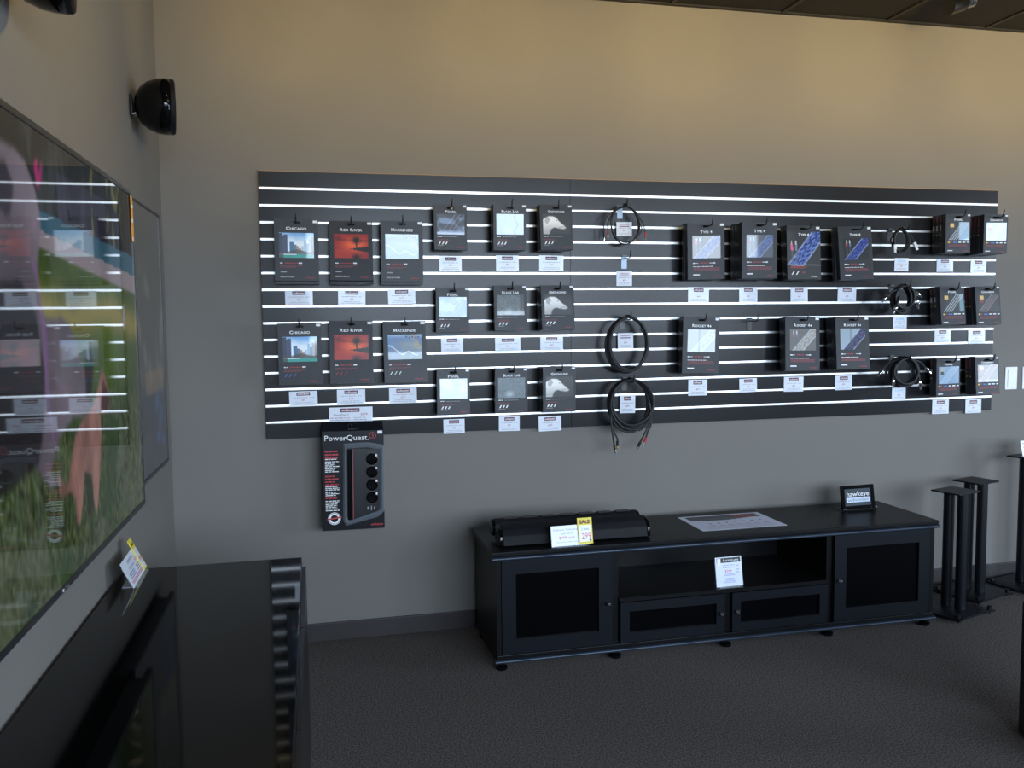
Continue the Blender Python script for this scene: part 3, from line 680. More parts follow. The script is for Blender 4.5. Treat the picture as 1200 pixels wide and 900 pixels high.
# ------------------------------------------------------------------ loose cables on pegs
def loops(cx, cz, a, b, n, y0, dy, jit, seed, start=.0):
    r = random.Random(seed); P = []
    for k in range(n * 28 + 1):
        q = start + 2 * math.pi * k / 28; i = k // 28
        if k % 28 == 0: da, db, ox, oz = r.uniform(-jit, jit), r.uniform(-jit, jit), r.uniform(-jit, jit) * .6, r.uniform(-jit, jit) * .6; nd = (da, db, ox, oz) if k == 0 else nd2
        if k % 28 == 0: pd = nd; nd2 = (da, db, ox, oz)
        u = (k % 28) / 28; v = [pd[j] * (1 - u) + nd2[j] * u for j in range(4)]
        # every loop passes over the peg: pinch the top together
        A, B = a + v[0], b + v[1]
        P.append(Vector((cx + v[2] * (1 - max(0, math.cos(q))) + A * math.sin(q), y0 - dy * k / 28 + .004 * math.sin(q * .5 + i), cz + b + (B) * (math.cos(q) - 1))))
    return P
def smooth_path(pts, n=8):
    pts = [Vector(p) for p in pts]; out = []
    for i in range(len(pts) - 1):
        p0, p1, p2, p3 = pts[max(i - 1, 0)], pts[i], pts[i + 1], pts[min(i + 2, len(pts) - 1)]
        for k in range(n):
            t = k / n; out.append(.5 * ((2 * p1) + (p2 - p0) * t + (2 * p0 - 5 * p1 + 4 * p2 - p3) * t * t + (3 * p1 - p0 - 3 * p2 + p3) * t ** 3))
    out.append(pts[-1]); return out
def coil(name, label, cx, cz, a, b, n, rad, y0, dy, jit, seed, ends, plug):
    root = empty(name, (cx, y0, cz), label, 'cable', 'loose coiled cables on the slatwall'); o = Vector(root.location)
    MB().tube([p - o for p in loops(cx, cz, a, b, n, y0, dy, jit, seed)], rad, 6).build('cable', cable_m, root, smooth='all')
    for path, kind in ends:
        sp = [p - o for p in smooth_path(path)]
        MB().tube(sp, rad * .8, 6).build('cable_end', cable_m, root, smooth='all')
        e, dr = sp[-1], (sp[-1] - sp[-2]).normalized(); plug(kind, e, dr, root, rad)
    MB().tube([(-.006, -.004, b + .007), (-.006, -.012 - dy * n, b + .009), (.008, -.012 - dy * n, b + .004), (.010, -.004, b + .006), (-.006, -.004, b + .007)], .004, 6).build('cable_tie', hook_m, root)
    return root
def plug_rca(kind, e, d, root, rad):
    m = {'r': redpl_m, 'k': satin_m, 'w': whitepl_m, 's': chrome_m}[kind[0]]
    p = MB().tube([e - d * .002, e + d * .024], rad * 1.25, 8).build('plug_sleeve', m, root, smooth=True)
    MB().tube([e + d * .0242, e + d * .034, e + d * .036, e + d * .044], rad, 8, rad=[rad * 1.1, rad * 1.1, rad * .5, rad * .45]).build('plug_tip', gold_m if kind[-1] == 'g' else chrome_m, p, smooth=True)
def plug_usb(kind, e, d, root, rad):
    s = d.cross(Vector((0, 1, 0))).normalized()
    def bx(c0, c1, w, t, m, nm, par):
        vs = [c + s * w * a + Vector((0, t * b, 0)) for c in (c0, c1) for a, b in ((-1, -1), (1, -1), (1, 1), (-1, 1))]
        return MB().add(vs, [(0, 3, 2, 1), (4, 5, 6, 7), (0, 1, 5, 4), (1, 2, 6, 5), (2, 3, 7, 6), (3, 0, 4, 7)]).build(nm, m, par)
    b = bx(e - d * .002, e + d * .026, .0075, .005, whitepl_m if kind[0] == 'w' else chrome_m, 'plug_body', root)
    bx(e + d * .0262, e + d * .040, .006, .0035, whitepl_m if kind[0] == 'w' else chrome_m, 'plug_tip', b)
def plug_silver(kind, e, d, root, rad):
    b = MB().tube([e - d * .002, e + d * .006, e + d * .030, e + d * .034], rad, 8, rad=[rad * .9, rad * 1.5, rad * 1.5, rad]).build('plug_barrel', chrome_m, root, smooth=True)
    MB().tube([e + d * .0342, e + d * .048], rad * .9, 8).build('plug_tip', chrome_m, b, smooth=True)
Y = -.085
coil('audio_cable', 'thin black cable in a round loop with red plugs, topmost coil', 2.138, 1.981, .078, .085, 2, .0036, Y, .008, .010, 1,
     [([(2.085, Y, 2.045), (2.055, Y, 1.99), (2.052, Y, 1.950)], 'rg'), ([(2.090, Y - .01, 2.050), (2.035, Y - .01, 2.00), (2.030, Y - .01, 1.935)], 'k'),
      ([(2.19, Y, 2.045), (2.235, Y, 1.985), (2.245, Y, 1.940)], 'r'), ([(2.19, Y - .01, 2.03), (2.225, Y - .01, 1.96), (2.205, Y - .01, 1.925)], 'kg')], plug_rca)
coil('speaker_cable', 'thick black cable wound in an oval loop, middle coil of the left cable column', 2.150, 1.398, .098, .128, 4, .0062, Y, .009, .010, 2,
     [([(2.075, Y - .02, 1.48), (2.045, Y - .02, 1.39), (2.062, Y - .02, 1.340)], 'rg'), ([(2.215, Y - .02, 1.47), (2.255, Y - .02, 1.40), (2.250, Y - .02, 1.365)], 'kg'),
      ([(2.08, Y - .02, 1.30), (2.12, Y - .03, 1.275), (2.15, Y - .03, 1.275)], 'k')], plug_rca)
coil('speaker_cable', 'long black cable coiled in many loops with bare tips dangling below the slatwall', 2.160, 1.093, .108, .126, 7, .0058, Y, .007, .014, 3,
     [([(2.070, Y - .04, 1.16), (2.052, Y - .04, 1.05), (2.062, Y - .04, .95), (2.070, Y - .04, .895)], 'k'), ([(2.075, Y - .03, 1.10), (2.060, Y - .03, 1.0), (2.088, Y - .03, .93), (2.090, Y - .03, .915)], 'kg'),
      ([(2.25, Y - .04, 1.12), (2.262, Y - .04, 1.03), (2.235, Y - .04, .96), (2.205, Y - .04, .905)], 'k'), ([(2.26, Y - .03, 1.08), (2.268, Y - .03, 1.0), (2.25, Y - .03, .955), (2.240, Y - .03, .925)], 'r'),
      ([(2.24, Y - .04, 1.0), (2.235, Y - .04, .985), (2.215, Y - .04, .975)], 'k')], plug_rca)
coil('data_cable', 'thin black cable loop with two white rectangular plugs, top of the right coil column', 3.672, 1.908, .050, .062, 3, .0052, -.10, .008, .006, 4,
     [([(3.640, -.12, 1.965), (3.624, -.125, 1.93), (3.622, -.13, 1.888)], 'w'), ([(3.71, -.12, 1.955), (3.728, -.125, 1.93), (3.740, -.13, 1.900)], 'w')], plug_usb)
MB().tube([(3.619, -.110, 1.905), (3.619, -.110, 1.925)], .010, 8).build('ferrite_bead', hook_m, bpy.data.objects['data_cable'], smooth=True).matrix_parent_inverse = Matrix.Translation((-3.672, .10, -1.908))
coil('data_cable', 'tight bundle of black cable with silver tips, middle of the right coil column', 3.690, 1.608, .052, .066, 7, .0064, -.085, .008, .010, 5,
     [([(3.66, -.13, 1.66), (3.61, -.135, 1.645), (3.585, -.135, 1.625)], 's'), ([(3.65, -.14, 1.62), (3.638, -.15, 1.60), (3.628, -.15, 1.575)], 's'),
      ([(3.70, -.12, 1.67), (3.74, -.13, 1.655), (3.758, -.13, 1.642)], 's'), ([(3.75, -.12, 1.63), (3.765, -.13, 1.61), (3.768, -.13, 1.600)], 's')], plug_silver)
coil('data_cable', 'large bundle of black cable with silver tips, lowest of the right coil column', 3.700, 1.222, .076, .070, 9, .0062, -.085, .008, .012, 6,
     [([(3.66, -.13, 1.285), (3.60, -.135, 1.27), (3.565, -.135, 1.235)], 's'), ([(3.63, -.14, 1.25), (3.618, -.15, 1.21), (3.618, -.15, 1.185)], 's'),
      ([(3.72, -.12, 1.29), (3.79, -.13, 1.27), (3.826, -.13, 1.240)], 's'), ([(3.78, -.12, 1.23), (3.788, -.13, 1.20), (3.794, -.13, 1.170)], 's')], plug_silver)
for x, z, rch, lb in ((2.138, 2.062, .10, 'thin topmost cable loop'), (2.150, 1.514, .12, 'thick oval cable loop'), (2.160, 1.206, .13, 'long many looped cable'), (3.672, 1.968, .15, 'loop with white plugs'), (3.690, 1.668, .15, 'tight silver tipped bundle'), (3.700, 1.287, .15, 'large silver tipped bundle')):
    make_hook(x, z + .014, rch, 'black peg hook holding the ' + lb, zinc_m if x < 2.145 else None)

# ------------------------------------------------------------------ switches on the wall
for x, lb in ((4.493, 'white wall switch plate just right of the slatwall, fully in view'), (4.610, 'white wall switch plate cut by the right edge of the photo')):
    s = empty('light_switch', (x, -.0005, 1.157), lb, 'switch', 'wall switches')
    MB().box(-.040, .040, -.006, 0, -.064, .064).build('plate', whitepl_m, s, bevel=.002)
    MB().box(-.024, .024, -.009, -.0062, -.048, .048).build('rocker', whitepl_m, s, bevel=.001)

# ------------------------------------------------------------------ low media cabinet
CX0, CX1, CY0, CY1, CZT = 1.354, 3.577, -.572, -.10, .5255
mc = empty('media_cabinet', ((CX0 + CX1) / 2, (CY0 + CY1) / 2, 0), 'long low black media cabinet with tinted glass doors, against the grey wall below the slatwall', 'cabinet')
mc_o = Vector(mc.location)
def cb(name, m, *boxes, parent=None, bevel=0):
    mb = MB(); o = Vector(mc.location)
    for b in boxes: mb.box(b[0] - o.x, b[1] - o.x, b[2] - o.y, b[3] - o.y, b[4], b[5])
    return mb.build(name, m, parent or mc, bevel=bevel)
cb('top', wood_m, (CX0, CX1, CY0 + .006, CY1, CZT - .020, CZT), bevel=.004)
def rail(name, z0, z1, x0, x1):
    mb = MB(); zc, hz = (z0 + z1) / 2, (z1 - z0) / 2; pr = []
    for k in range(9):
        q = math.pi * (k / 8 - .5); pr.append((CY0 - mc_o.y + .004 - .009 * math.cos(q), zc + hz * math.sin(q)))
    pr += [(CY0 - mc_o.y + .018, z1), (CY0 - mc_o.y + .018, z0)]
    return mb.prism(pr, x0 - mc_o.x, x1 - mc_o.x, 'x').build(name, trim_m, mc, smooth=True)
rail('top_edge_trim', CZT - .036, CZT - .0205, CX0 + .003, CX1 - .003)
cb('top_underlay', wood_m, (CX0 + .01, CX1 - .01, CY0 + .0185, CY1, CZT - .036, CZT - .0205))
cb('bottom', wood_m, (CX0 + .02, CX1 - .02, CY0 + .006, CY1, .052, .070), bevel=.002)
rail('bottom_edge_trim', .036, .0515, CX0 + .012, CX1 - .012)
cb('bottom_underlay', wood_m, (CX0 + .02, CX1 - .02, CY0 + .0185, CY1, .036, .0515))
ZT, ZD = CZT - .0365, .0705
cb('side_panel', wood_m, (CX0 + .022, CX0 + .042, CY0 + .028, CY1, ZD, ZT)); cb('side_panel', wood_m, (CX1 - .042, CX1 - .022, CY0 + .028, CY1, ZD, ZT))
for x0, x1 in ((1.903, 1.935), (2.979, 3.008)): cb('divider', wood_m, (x0, x1, CY0 + .028, CY1, ZD, ZT))
cb('divider', wood_m, (2.448, 2.482, CY0 + .028, CY1, ZD, .2575))
cb('shelf', wood_m, (1.936, 2.978, CY0 + .014, CY1 - .002, .258, .276))
cb('front_post', wood_m, (CX0 + .022, CX0 + .042, CY0 + .010, CY0 + .0275, ZD, ZT)); cb('front_post', wood_m, (CX1 - .042, CX1 - .022, CY0 + .010, CY0 + .0275, ZD, ZT))
cb('back_panel', wood_m, (CX0 + .043, 1.902, CY1 - .008, CY1, ZD, ZT), (3.009, CX1 - .043, CY1 - .008, CY1, ZD, ZT))
cb('back_panel', wood_m, (1.936, 2.978, CY1 - .0018, CY1 + .006, ZD, .40), (2.08, 2.11, CY1 - .0018, CY1 + .006, .4001, ZT), (2.72, 2.76, CY1 - .0018, CY1 + .006, .4001, ZT))
def door(x0, x1, z0, z1, fw_, knobs, name='door'):
    y0, y1 = CY0 + .008, CY0 + .0265
    dr = cb(name, frame_m, (x0, x0 + fw_, y0, y1, z0, z1), (x1 - fw_, x1, y0, y1, z0, z1), (x0 + fw_, x1 - fw_, y0, y1, z0, z0 + fw_), (x0 + fw_, x1 - fw_, y0, y1, z1 - fw_, z1))
    cb('glass_pane', tint_m, (x0 + fw_, x1 - fw_, y0 + .010, y0 + .014, z0 + fw_, z1 - fw_), parent=dr)
    kx, kz = knobs; o = mc_o
    MB().lathe([(.004, 0), (.004, -.010), (.009, -.013), (.010, -.019), (.006, -.024), (.0005, -.025)], (kx - o.x, y0 - o.y, kz), 'y', 14).build('knob', chrome_m, dr, smooth=True)
door(CX0 + .045, 1.900, ZD + .002, ZT - .002, .062, (1.880, .262)); door(3.011, CX1 - .045, ZD + .002, ZT - .002, .062, (3.032, .272))
door(1.940, 2.446, ZD + .002, .2555, .042, (2.425, .166), 'drop_door'); door(2.484, 2.976, ZD + .002, .2555, .042, (2.505, .170), 'drop_door')
for x in (1.40, 1.925, 2.465, 2.995, 3.53):
    for y in (CY0 + .035, CY1 - .05):
        MB().lathe([(.022, 0), (.026, .004), (.026, .014), (.014, .020), (.014, .0358)], (x - mc_o.x, y - mc_o.y, 0), 'z', 16).build('foot', gloss_m, mc, smooth=True)

# soundbar on the cabinet
sb = empty('soundbar', (1.76, -.34, CZT), 'long black two lobed soundbar lying on the left end of the media cabinet', 'speaker')
def lobe(yc, zc, ry, rz, x0, x1, name, m, cap):
    pts = [(yc + ry * math.cos(q), zc + rz * math.sin(q)) for q in [2 * math.pi * k / 20 for k in range(20)]]
    MB().prism(pts, x0, x1, 'x').build(name, m, sb, smooth=True)
    for x, d in ((x0 - .0002, -1), (x1 + .0002, 1)):
        MB().lathe([(1, 0), (1, .006), (.9, .012), (.6, .015), (.01, .016)], (0, 0, 0), 'x', 18)
        mb = MB().lathe([(ry, 0), (ry, d * .007), (ry * .9, d * .013), (ry * .6, d * .016), (ry * .02, d * .017)], (x, yc, zc), 'x', 20)
        mb.v = [(v[0], v[1], zc + (v[2] - zc) * rz / ry) for v in mb.v]
        mb.build('end_cap', gloss_m, sb, smooth=True)
front = [(-.155, .006), (-.150, .048), (-.125, .074), (-.085, .085), (-.050, .080), (-.040, .05), (-.045, .012), (-.08, .0)]
MB().prism([(a, b) for a, b in front], -.335, .335, 'x').build('front_grille', mesh_m, sb, smooth=True, bevel=.002)
MB().prism([(a * 1.0, b) for a, b in front], .3355, .352, 'x').build('end_cap', gloss_m, sb, smooth=True, bevel=.004)
MB().prism([(a * 1.0, b) for a, b in front], -.352, -.3355, 'x').build('end_cap', gloss_m, sb, smooth=True, bevel=.004)
lobe(.005, .055, .042, .038, -.345, .335, 'rear_tube', mesh_m, gloss_m)
mb = MB()
for k in range(7): mb.box(-.30 + k * .09, -.235 + k * .09, -.012, .022, .0925, .0950)
mb.build('top_vents', satin_m, sb)
for x in (-.25, .25): MB().box(x - .02, x + .02, -.036, -.004, 0, .018).build('foot', satin_m, sb)

# cards and papers on the cabinet
def standee(name, loc, rz, w, h, label, lean=12):
    root = empty(name, loc, label, 'sign', None, (0, 0, R(rz)))
    q = R(lean); c, s = math.cos(q), math.sin(q)
    def P(x, y, z): return (x, y * c + z * s, z * c - y * s + .003)
    def slab(x0, x1, y0, y1, z0, z1, nm, m):
        vs = [P(x, y, z) for z in (z0, z1) for x, y in ((x0, y0), (x1, y0), (x1, y1), (x0, y1))]
        return MB().add(vs, [(0, 3, 2, 1), (4, 5, 6, 7), (0, 1, 5, 4), (1, 2, 6, 5), (2, 3, 7, 6), (3, 0, 4, 7)]).build(nm, m, root)
    slab(-w / 2, w / 2, -.0008, .0002, 0, h, 'card', paper_m)
    slab(-w / 2 - .002, w / 2 + .002, .0006, .0022, -.002, h * .85, 'holder_back', clear_m)
    MB().box(-w * .42, w * .42, -.012, h * .45, 0, .002).build('holder_foot', clear_m, root)
    def fit(mb, nm, mats):
        mb.v = [P(*v) for v in mb.v]; return mb.build(nm, mats, root, fix=False)
    return root, fit, slab
root, fit, slab = standee('price_sign', (1.715, -.545, CZT + .0005), 2, .172, .088, 'white and yellow price signs propped in front of the black soundbar')
mb = MB(); mb.text('Definitive Technology', -.018, .066, .012, -.0012, 0, width=.118).text('Super Fan 10', -.015, .050, .011, -.0012, 0).text('$499 each', -.015, .030, .017, -.0012, 1, width=.075).text('Please ask for a demo today', -.015, .014, .008, -.0012, 0, width=.10)
fit(mb, 'lettering', [mat('violet_ink', (.16, .17, .33), .5), mat('pink_ink', (.62, .06, .17), .5)])
slab(.036, .104, -.0040, -.0018, .002, .116, 'yellow_card', yellow_m); slab(.043, .098, -.0046, -.0042, .012, .083, 'yellow_card_field', paper_m)
mb = MB(); mb.text('SALE', .070, .091, .021, -.0050, 0, width=.05, bold=.05).text('2 Axis', .070, .062, .015, -.0052, 1, width=.036).text('$', .039, .042, .016, -.0052, 2).text('299', .073, .022, .040, -.0052, 2, width=.044).rect(.088, .097, .013, .022, -.0052, 1)
fit(mb, 'sale_lettering', [mat('dark_red_ink', (.18, .02, .015), .5), black_p, mat('orange_red_ink', (.75, .08, .05), .5)])
root, fit, slab = standee('price_sign', (2.486, -.535, .2765), 2, .134, .134, 'white price sign with black header standing on the open middle shelf', 10)
mb = MB(); mb.rect(-.060, .062, .108, .130, -.0012, 0).rect(-.058, -.040, .096, .1285, -.0016, 1).text('furniture', .012, .114, .016, -.0016, 1, width=.080)
r = random.Random(3)
for z in (.094, .084): mb.rect(-.03, .03, z, z + .003, -.0012, 2)
mb.text('$999', -.004, .064, .015, -.0012, 3, width=.036)
for z in (.054, .048, .034, .028, .022, .016): mb.rect(-.022 - r.random() * .01, .025 + r.random() * .01, z, z + .003, -.0012, 2)
for z in (.09, .072, .06): mb.rect(.036, .052, z, z + .004, -.0012, 2)
fit(mb, 'lettering', [black_p, white_p, mat('lilac_ink', (.40, .42, .62), .5), mat('pink_ink', (.62, .06, .17), .5)])
# framed sign
fr = empty('framed_sign', (3.345, -.262, CZT + .0005), 'small black framed shop sign on silver ball feet, on the right end of the cabinet', 'sign', None, (0, 0, R(3)))
q = R(9); c_, s_ = math.cos(q), math.sin(q)
def PF_(v): return (v[0], v[1] * c_ + v[2] * s_, v[2] * c_ - v[1] * s_ + .004)
def fs(mb, nm, m, fix=True): mb.v = [PF_(v) for v in mb.v]; return mb.build(nm, m, fr, fix=fix)
w, h, b = .196, .122, .018
fs(MB().box(-w / 2, -w / 2 + b, -.006, .006, 0, h).box(w / 2 - b, w / 2, -.006, .006, 0, h).box(-w / 2 + b, w / 2 - b, -.006, .006, 0, b).box(-w / 2 + b, w / 2 - b, -.006, .006, h - b, h), 'frame', gloss_m)
fs(MB().box(-w / 2 + b, w / 2 - b, -.003, .004, b, h - b), 'panel', mat('sign_slate', (.022, .030, .043), .4, spec=.25))
fs(MB().rect(-.070, .070, .035, .060, -.0036, 0), 'light_bar', mat('sign_light_bar', (.55, .62, .72), .5), False)
fs(MB().text('hawkeye', 0, .066, .036, -.0036, 0, width=.136, bold=.0), 'lettering', white_p, False)
fs(MB().text('audio/video', 0, .041, .020, -.0042, 0, width=.124), 'bar_lettering', mat('sign_ink', (.10, .13, .18), .5), False)
for x in (-w / 2 + .006, w / 2 - .006):
    MB().lathe([(.001, -.0075), (.005, -.006), (.0075, 0), (.005, .006), (.001, .0075)], (x, -.015, .0085), 'z', 14).build('ball_foot', chrome_m, fr, smooth=True)
MB().tube([(-w / 2 + .01, .005, .004), (-w / 2 - .018, .06, .004)], .003, 6).tube([(w / 2 - .01, .005, .004), (w / 2 - .03, .06, .004)], .003, 6).build('prop_leg', chrome_m, fr)
# price sheet lying on the cabinet
sh = empty('price_sheet', (2.602, -.318, CZT + .0006), 'white printed sheet lying flat on top of the media cabinet', 'paper')
def pic_sheet():
    x, y, im = uvgrid(70, 44); im = mixc(im, (.93, .93, 1.0), x * 0 + 1)
    m = (y > .06) & (y < .38 - .10 * ss(.45, .9, x)) & (x > .06) & (x < .94); im = mixc(im, (.30, .32, .34), m.astype(float)); im = mixc(im, (.20, .22, .24), (m & (y < .2) & (x < .6)).astype(float) * .6)
    im = mixc(im, (.62, .16, .14), ((np.hypot((x - .76) / .16, (y - .18) / .09) < 1)).astype(float) * .9)
    im = mixc(im, (.93, .93, 1.), ((x < .2) & (y > .33)).astype(float))
    for k in range(7): im = mixc(im, (.18, .2, .22), (np.hypot(x - .22 - .105 * k, (y - .58 + .012 * k) * .7) < .016).astype(float)); im = mixc(im, (.55, .55, .65), ((abs(x - .22 - .105 * k) < .035) & (abs(y - .70) < .02)).astype(float))
    im = mixc(im, (.58, .58, .68), ((abs((y * 40) % 3) < .8) & (y > .76) & (y < .92) & (x > .1) & (x < .9)).astype(float) * .5)
    return im
MB().box(-.2185, .2185, -.143, .143, 0, .0005).build('sheet', paper_m, sh)
grid_picture('printed_face', pic_sheet(), -.2185, .2185, -.143, .143, .0009, sheet_m, sh, flat=True)

# ------------------------------------------------------------------ speaker stands
def stand(x, y, ht, rz, label, sz=1.0):
    s = empty('speaker_stand', (x, y, 0), label, 'stand', 'black twin column speaker stands', (0, 0, R(rz)))
    MB().box(-.088 * sz, .088 * sz, -.078 * sz, .078 * sz, ht - .008, ht).build('top_plate', stand_m, s, bevel=.002)
    for yy in (-.040 * sz, .034 * sz):
        MB().cyl((0, yy, .0305), (0, 0, ht - .0305 - .0085), .0255 * sz, n=24).build('column', stand_m, s, smooth=True)
    # base plate with its sides curving up at the long edges
    pts = []
    for k in range(11):
        u = k / 10 * 2 - 1; pts.append((u * .150, .020 + .018 * (1 - abs(u)) ** .8 * 0 - .008 * max(0, abs(u) - .7) / .3))
    top = [(a, b + .010) for a, b in pts]; 
    MB().prism(pts + top[::-1], -.135, .135, 'y').build('base_plate', stand_m, s)
    for sx in (-1, 1):
        for sy in (-1, 1):
            MB().lathe([(.0015, 0), (.006, .008), (.006, .016)], (sx * .132, sy * .115, 0), 'z', 10).lathe([(.012, .027), (.012, .040), (.004, .044)], (sx * .132, sy * .115, 0), 'z', 12).build('spike', satin_m, s, smooth=True)
    return s
stand(3.795, -.415, .632, 17, 'black twin column speaker stand nearest the media cabinet, in front of the others')
stand(4.090, -.215, .632, 17, 'black twin column speaker stand behind the front one, same height, nearer the wall')
stand(4.475, -.185, .740, 14, 'taller black twin column speaker stand at the right edge, carrying a white card', 1.05)
root, fit, slab = standee('price_sign', (4.462, -.20, .7405), 6, .13, .085, 'white price sign on the tall speaker stand at the right edge', 14)
mb = MB().text('SPEAKER', -.058, .064, .016, -.0012, 0, 'l').text('STANDS', -.056, .044, .016, -.0012, 0, 'l').text('$149', -.050, .022, .018, -.0012, 1, 'l'); mb.rect(-.05, .04, .010, .014, -.0012, 0)
fit(mb, 'lettering', [MATS['violet_ink'], MATS['pink_ink']])

# ------------------------------------------------------------------ televisions on the left wall
def picture_tv():
    wv, hv = 300, 180
    S, Z = np.meshgrid(np.linspace(1.64, 0, wv), np.linspace(.92, 0, hv))   # metres from the far edge, metres up
    im = np.zeros((hv, wv, 3)); n1 = fbm(S * 3, Z * 3, 1.2, 4); nr = np.random.RandomState(2).rand(hv, wv)
    im = mixc(im, (.07, .08, .08), S * 0 + 1); im = mixc(im, (.30, .32, .32), ss(.1, .8, fbm(S * 5, Z, 2, 8)) * .5)
    im = mixc(im, (.22, .20, .32), ((S > .34) & (S < .78) & (Z > .72) & (Z < .86)).astype(float) * .55)
    im = mixc(im, (.42, .42, .22), ss(.2, .7, fbm(S * 9, Z * 5, 2, 21)) * ((S > .10) & (S < .50) & (Z > .70)).astype(float) * .8)
    im = mixc(im, (.14, .13, .26), ((S < .24) & (Z > .66) & (Z < .84)).astype(float) * .6 * ss(-.3, .4, fbm(S * 12, Z * 2, 2, 3)))
    bl = (Z < .765 - .03 * (.9 - S)) & (Z > .60); im = mixc(im, (.16, .33, .42), bl.astype(float))
    st = (Z < .725 - .05 * (.9 - S)) & (Z > .60); im = mixc(im, (.50, .46, .50), st.astype(float))
    gz = .695 - .07 * (.9 - S); g = ss(0, .012, gz - Z)
    grass = np.array((.24, .33, .13)) * (1 + .22 * n1)[..., None]
    im = im * (1 - g[..., None]) + grass * g[..., None]
    im = mixc(im, (.56, .50, .22), np.exp(-((Z - (.57 - .03 * (.9 - S) + .02 * n1)) / .045) ** 2) * g * .85)
    low = ss(.42, .28, Z); streak = blur(nr, 1)
    for k in range(3): streak = np.roll(streak, 1, 0) * .5 + streak * .5
    im = mixc(im, (.21, .27, .14), low); im = im + (low * (streak - .5) * .55)[..., None] * np.array((.9, 1, .7))
    im = mixc(im, (.34, .37, .31), low * ss(-.1, .5, fbm(S * 4, Z * 3, 1.5, 31)) * ss(.45, .1, Z + .25 * (S - .9)) * .55)
    im = mixc(im, (.12, .24, .06), low * ss(.3, .7, fbm(S * 3, Z * 4, 1.1, 14)) * .6)
    X = -S                                           # polygons use (S, Z)
    def poly(pts, c, soft=1, amt=1.0, shade=None):
        nonlocal im
        m = blur(inpoly(S, Z, pts).astype(float), soft) * amt
        col = np.ones((hv, wv, 1)) * np.array(c)
        if shade is not None: col = col * shade[..., None]
        im = im * (1 - m[..., None]) + col * m[..., None]
    poly([(.93, .86), (.91, .865), (.905, .84), (.88, .868), (.885, .83), (.92, .80), (.935, .84)], (.62, .10, .38))
    # big lilac grey animal: head and neck, shoulders, haunch, hanging hind leg
    sh = .86 + .25 * fbm(S * 2.5, Z * 2.5, 1, 17) * .6 + .25 * ss(1.15, .9, S) - .25 * ss(.75, .55, Z)
    poly([(1.64, .70), (1.45, .82), (1.25, .86), (1.05, .862), (.98, .845), (.93, .80), (.905, .74), (.93, .68), (.955, .62), (.945, .565), (.90, .55), (.80, .556), (.74, .54), (.69, .505), (.62, .42), (.585, .35), (.66, .325), (.74, .335), (.86, .30), (.93, .24), (.87, .215), (.93, .21), (1.02, .27), (1.10, .30), (1.64, .32)], (.42, .38, .44), 2, 1, sh)
    poly([(1.15, .82), (1.10, .83), (1.06, .79), (1.09, .73), (1.15, .74)], (.15, .13, .17), 2, .9)
    poly([(1.64, .62), (1.30, .60), (1.05, .62), (.97, .56), (.93, .45), (.95, .36), (1.0, .27), (1.25, .25), (1.64, .27)], (.085, .075, .09), 3, .85)
    poly([(.985, .68), (.955, .62), (.93, .50), (.93, .40), (.90, .30), (.86, .25), (.89, .30), (.91, .40), (.90, .52), (.93, .58), (.94, .64)], (.44, .30, .52), 1, .8)
    poly([(.62, .45), (.56, .50), (.54, .44), (.57, .38), (.62, .36)], (.10, .09, .10), 2, .85)
    # small pink animal seen from behind, sitting up
    sh2 = 1.0 + .25 * fbm(S * 5, Z * 2, 1.4, 23) + .15 * ss(.7, .5, S)
    poly([(.452, .43), (.425, .41), (.40, .37), (.385, .34), (.42, .31), (.50, .32), (.49, .27), (.515, .20), (.56, .10), (.585, .085), (.60, .12), (.605, .18), (.67, .20), (.70, .13), (.73, .09), (.755, .10), (.755, .15), (.79, .18), (.83, .175), (.87, .185), (.885, .235), (.865, .225), (.84, .205), (.80, .205), (.77, .25), (.73, .295), (.65, .325), (.56, .345), (.50, .385)], (.48, .33, .30), 1, 1, sh2)
    poly([(.455, .40), (.40, .36), (.385, .34), (.42, .315), (.495, .325), (.47, .36)], (.24, .14, .13), 1, .85)
    poly([(.665, .20), (.61, .18), (.60, .10), (.63, .09), (.66, .10)], (.13, .15, .10), 1, .8)
    poly([(.18, .57), (.165, .60), (.15, .57), (.16, .52), (.185, .52)], (.55, .55, .66), 1, .9)
    g_ = im.mean(2, keepdims=True); im = g_ + (im - g_) * .82
    return im * .90
tvx = .122
tv = empty('television', (tvx - .03, -1.31 - .82, .985), 'large wall television showing a lilac and a pink animal in grass, nearest the camera', 'television')
def tvp(name, m, y0, y1, z0, z1, x0, x1, bevel=0): return MB().box(x0, x1, y0, y1, z0, z1).build(name, m, tv, bevel=bevel)
b = .012
tvp('back_cover', satin_m, -.81, .81, .01, .91, -.035, .012)
tvp('bezel', bezel_m, -.82, .82, -b, .002, .0125, .031); tvp('bezel', bezel_m, -.82, .82, .918, .93, .0125, .031)
tvp('bezel', bezel_m, .808, .82, .0021, .9179, .0125, .031); tvp('bezel', bezel_m, -.82, -.808, .0021, .9179, .0125, .031)
tvp('wall_bracket', satin_m, -.25, .25, .25, .7, -(tvx - .03) + .0005, -.0352)
scr = grid_picture('screen', picture_tv(), -.808, .808, .002, .918, 0, tv_m, tv)
scr.rotation_euler = (0, 0, R(90)); scr.location = (.0285, 0, 0)
MB().box(.0311, .0316, .790, .8195, .78, .915).build('orange_sticker', orange_m, tv)
MB().box(.0317, .0319, .795, .8185, .880, .890).box(.0317, .0319, .795, .8185, .838, .850).box(.0317, .0319, .797, .812, .785, .795).build('sticker_mark', whitepl_m, tv)
MB().box(.0311, .0325, -.07, -.03, -.010, -.004).build('logo_plate', chrome_m, tv)
tv2 = empty('television', (.05, -.50 - .40, .985), 'second wall television, screen glowing with painted grey reflections, in the corner behind the large one', 'television')
MB().box(-.049, .0, -.39, .39, .01, .94).build('back_cover', satin_m, tv2)
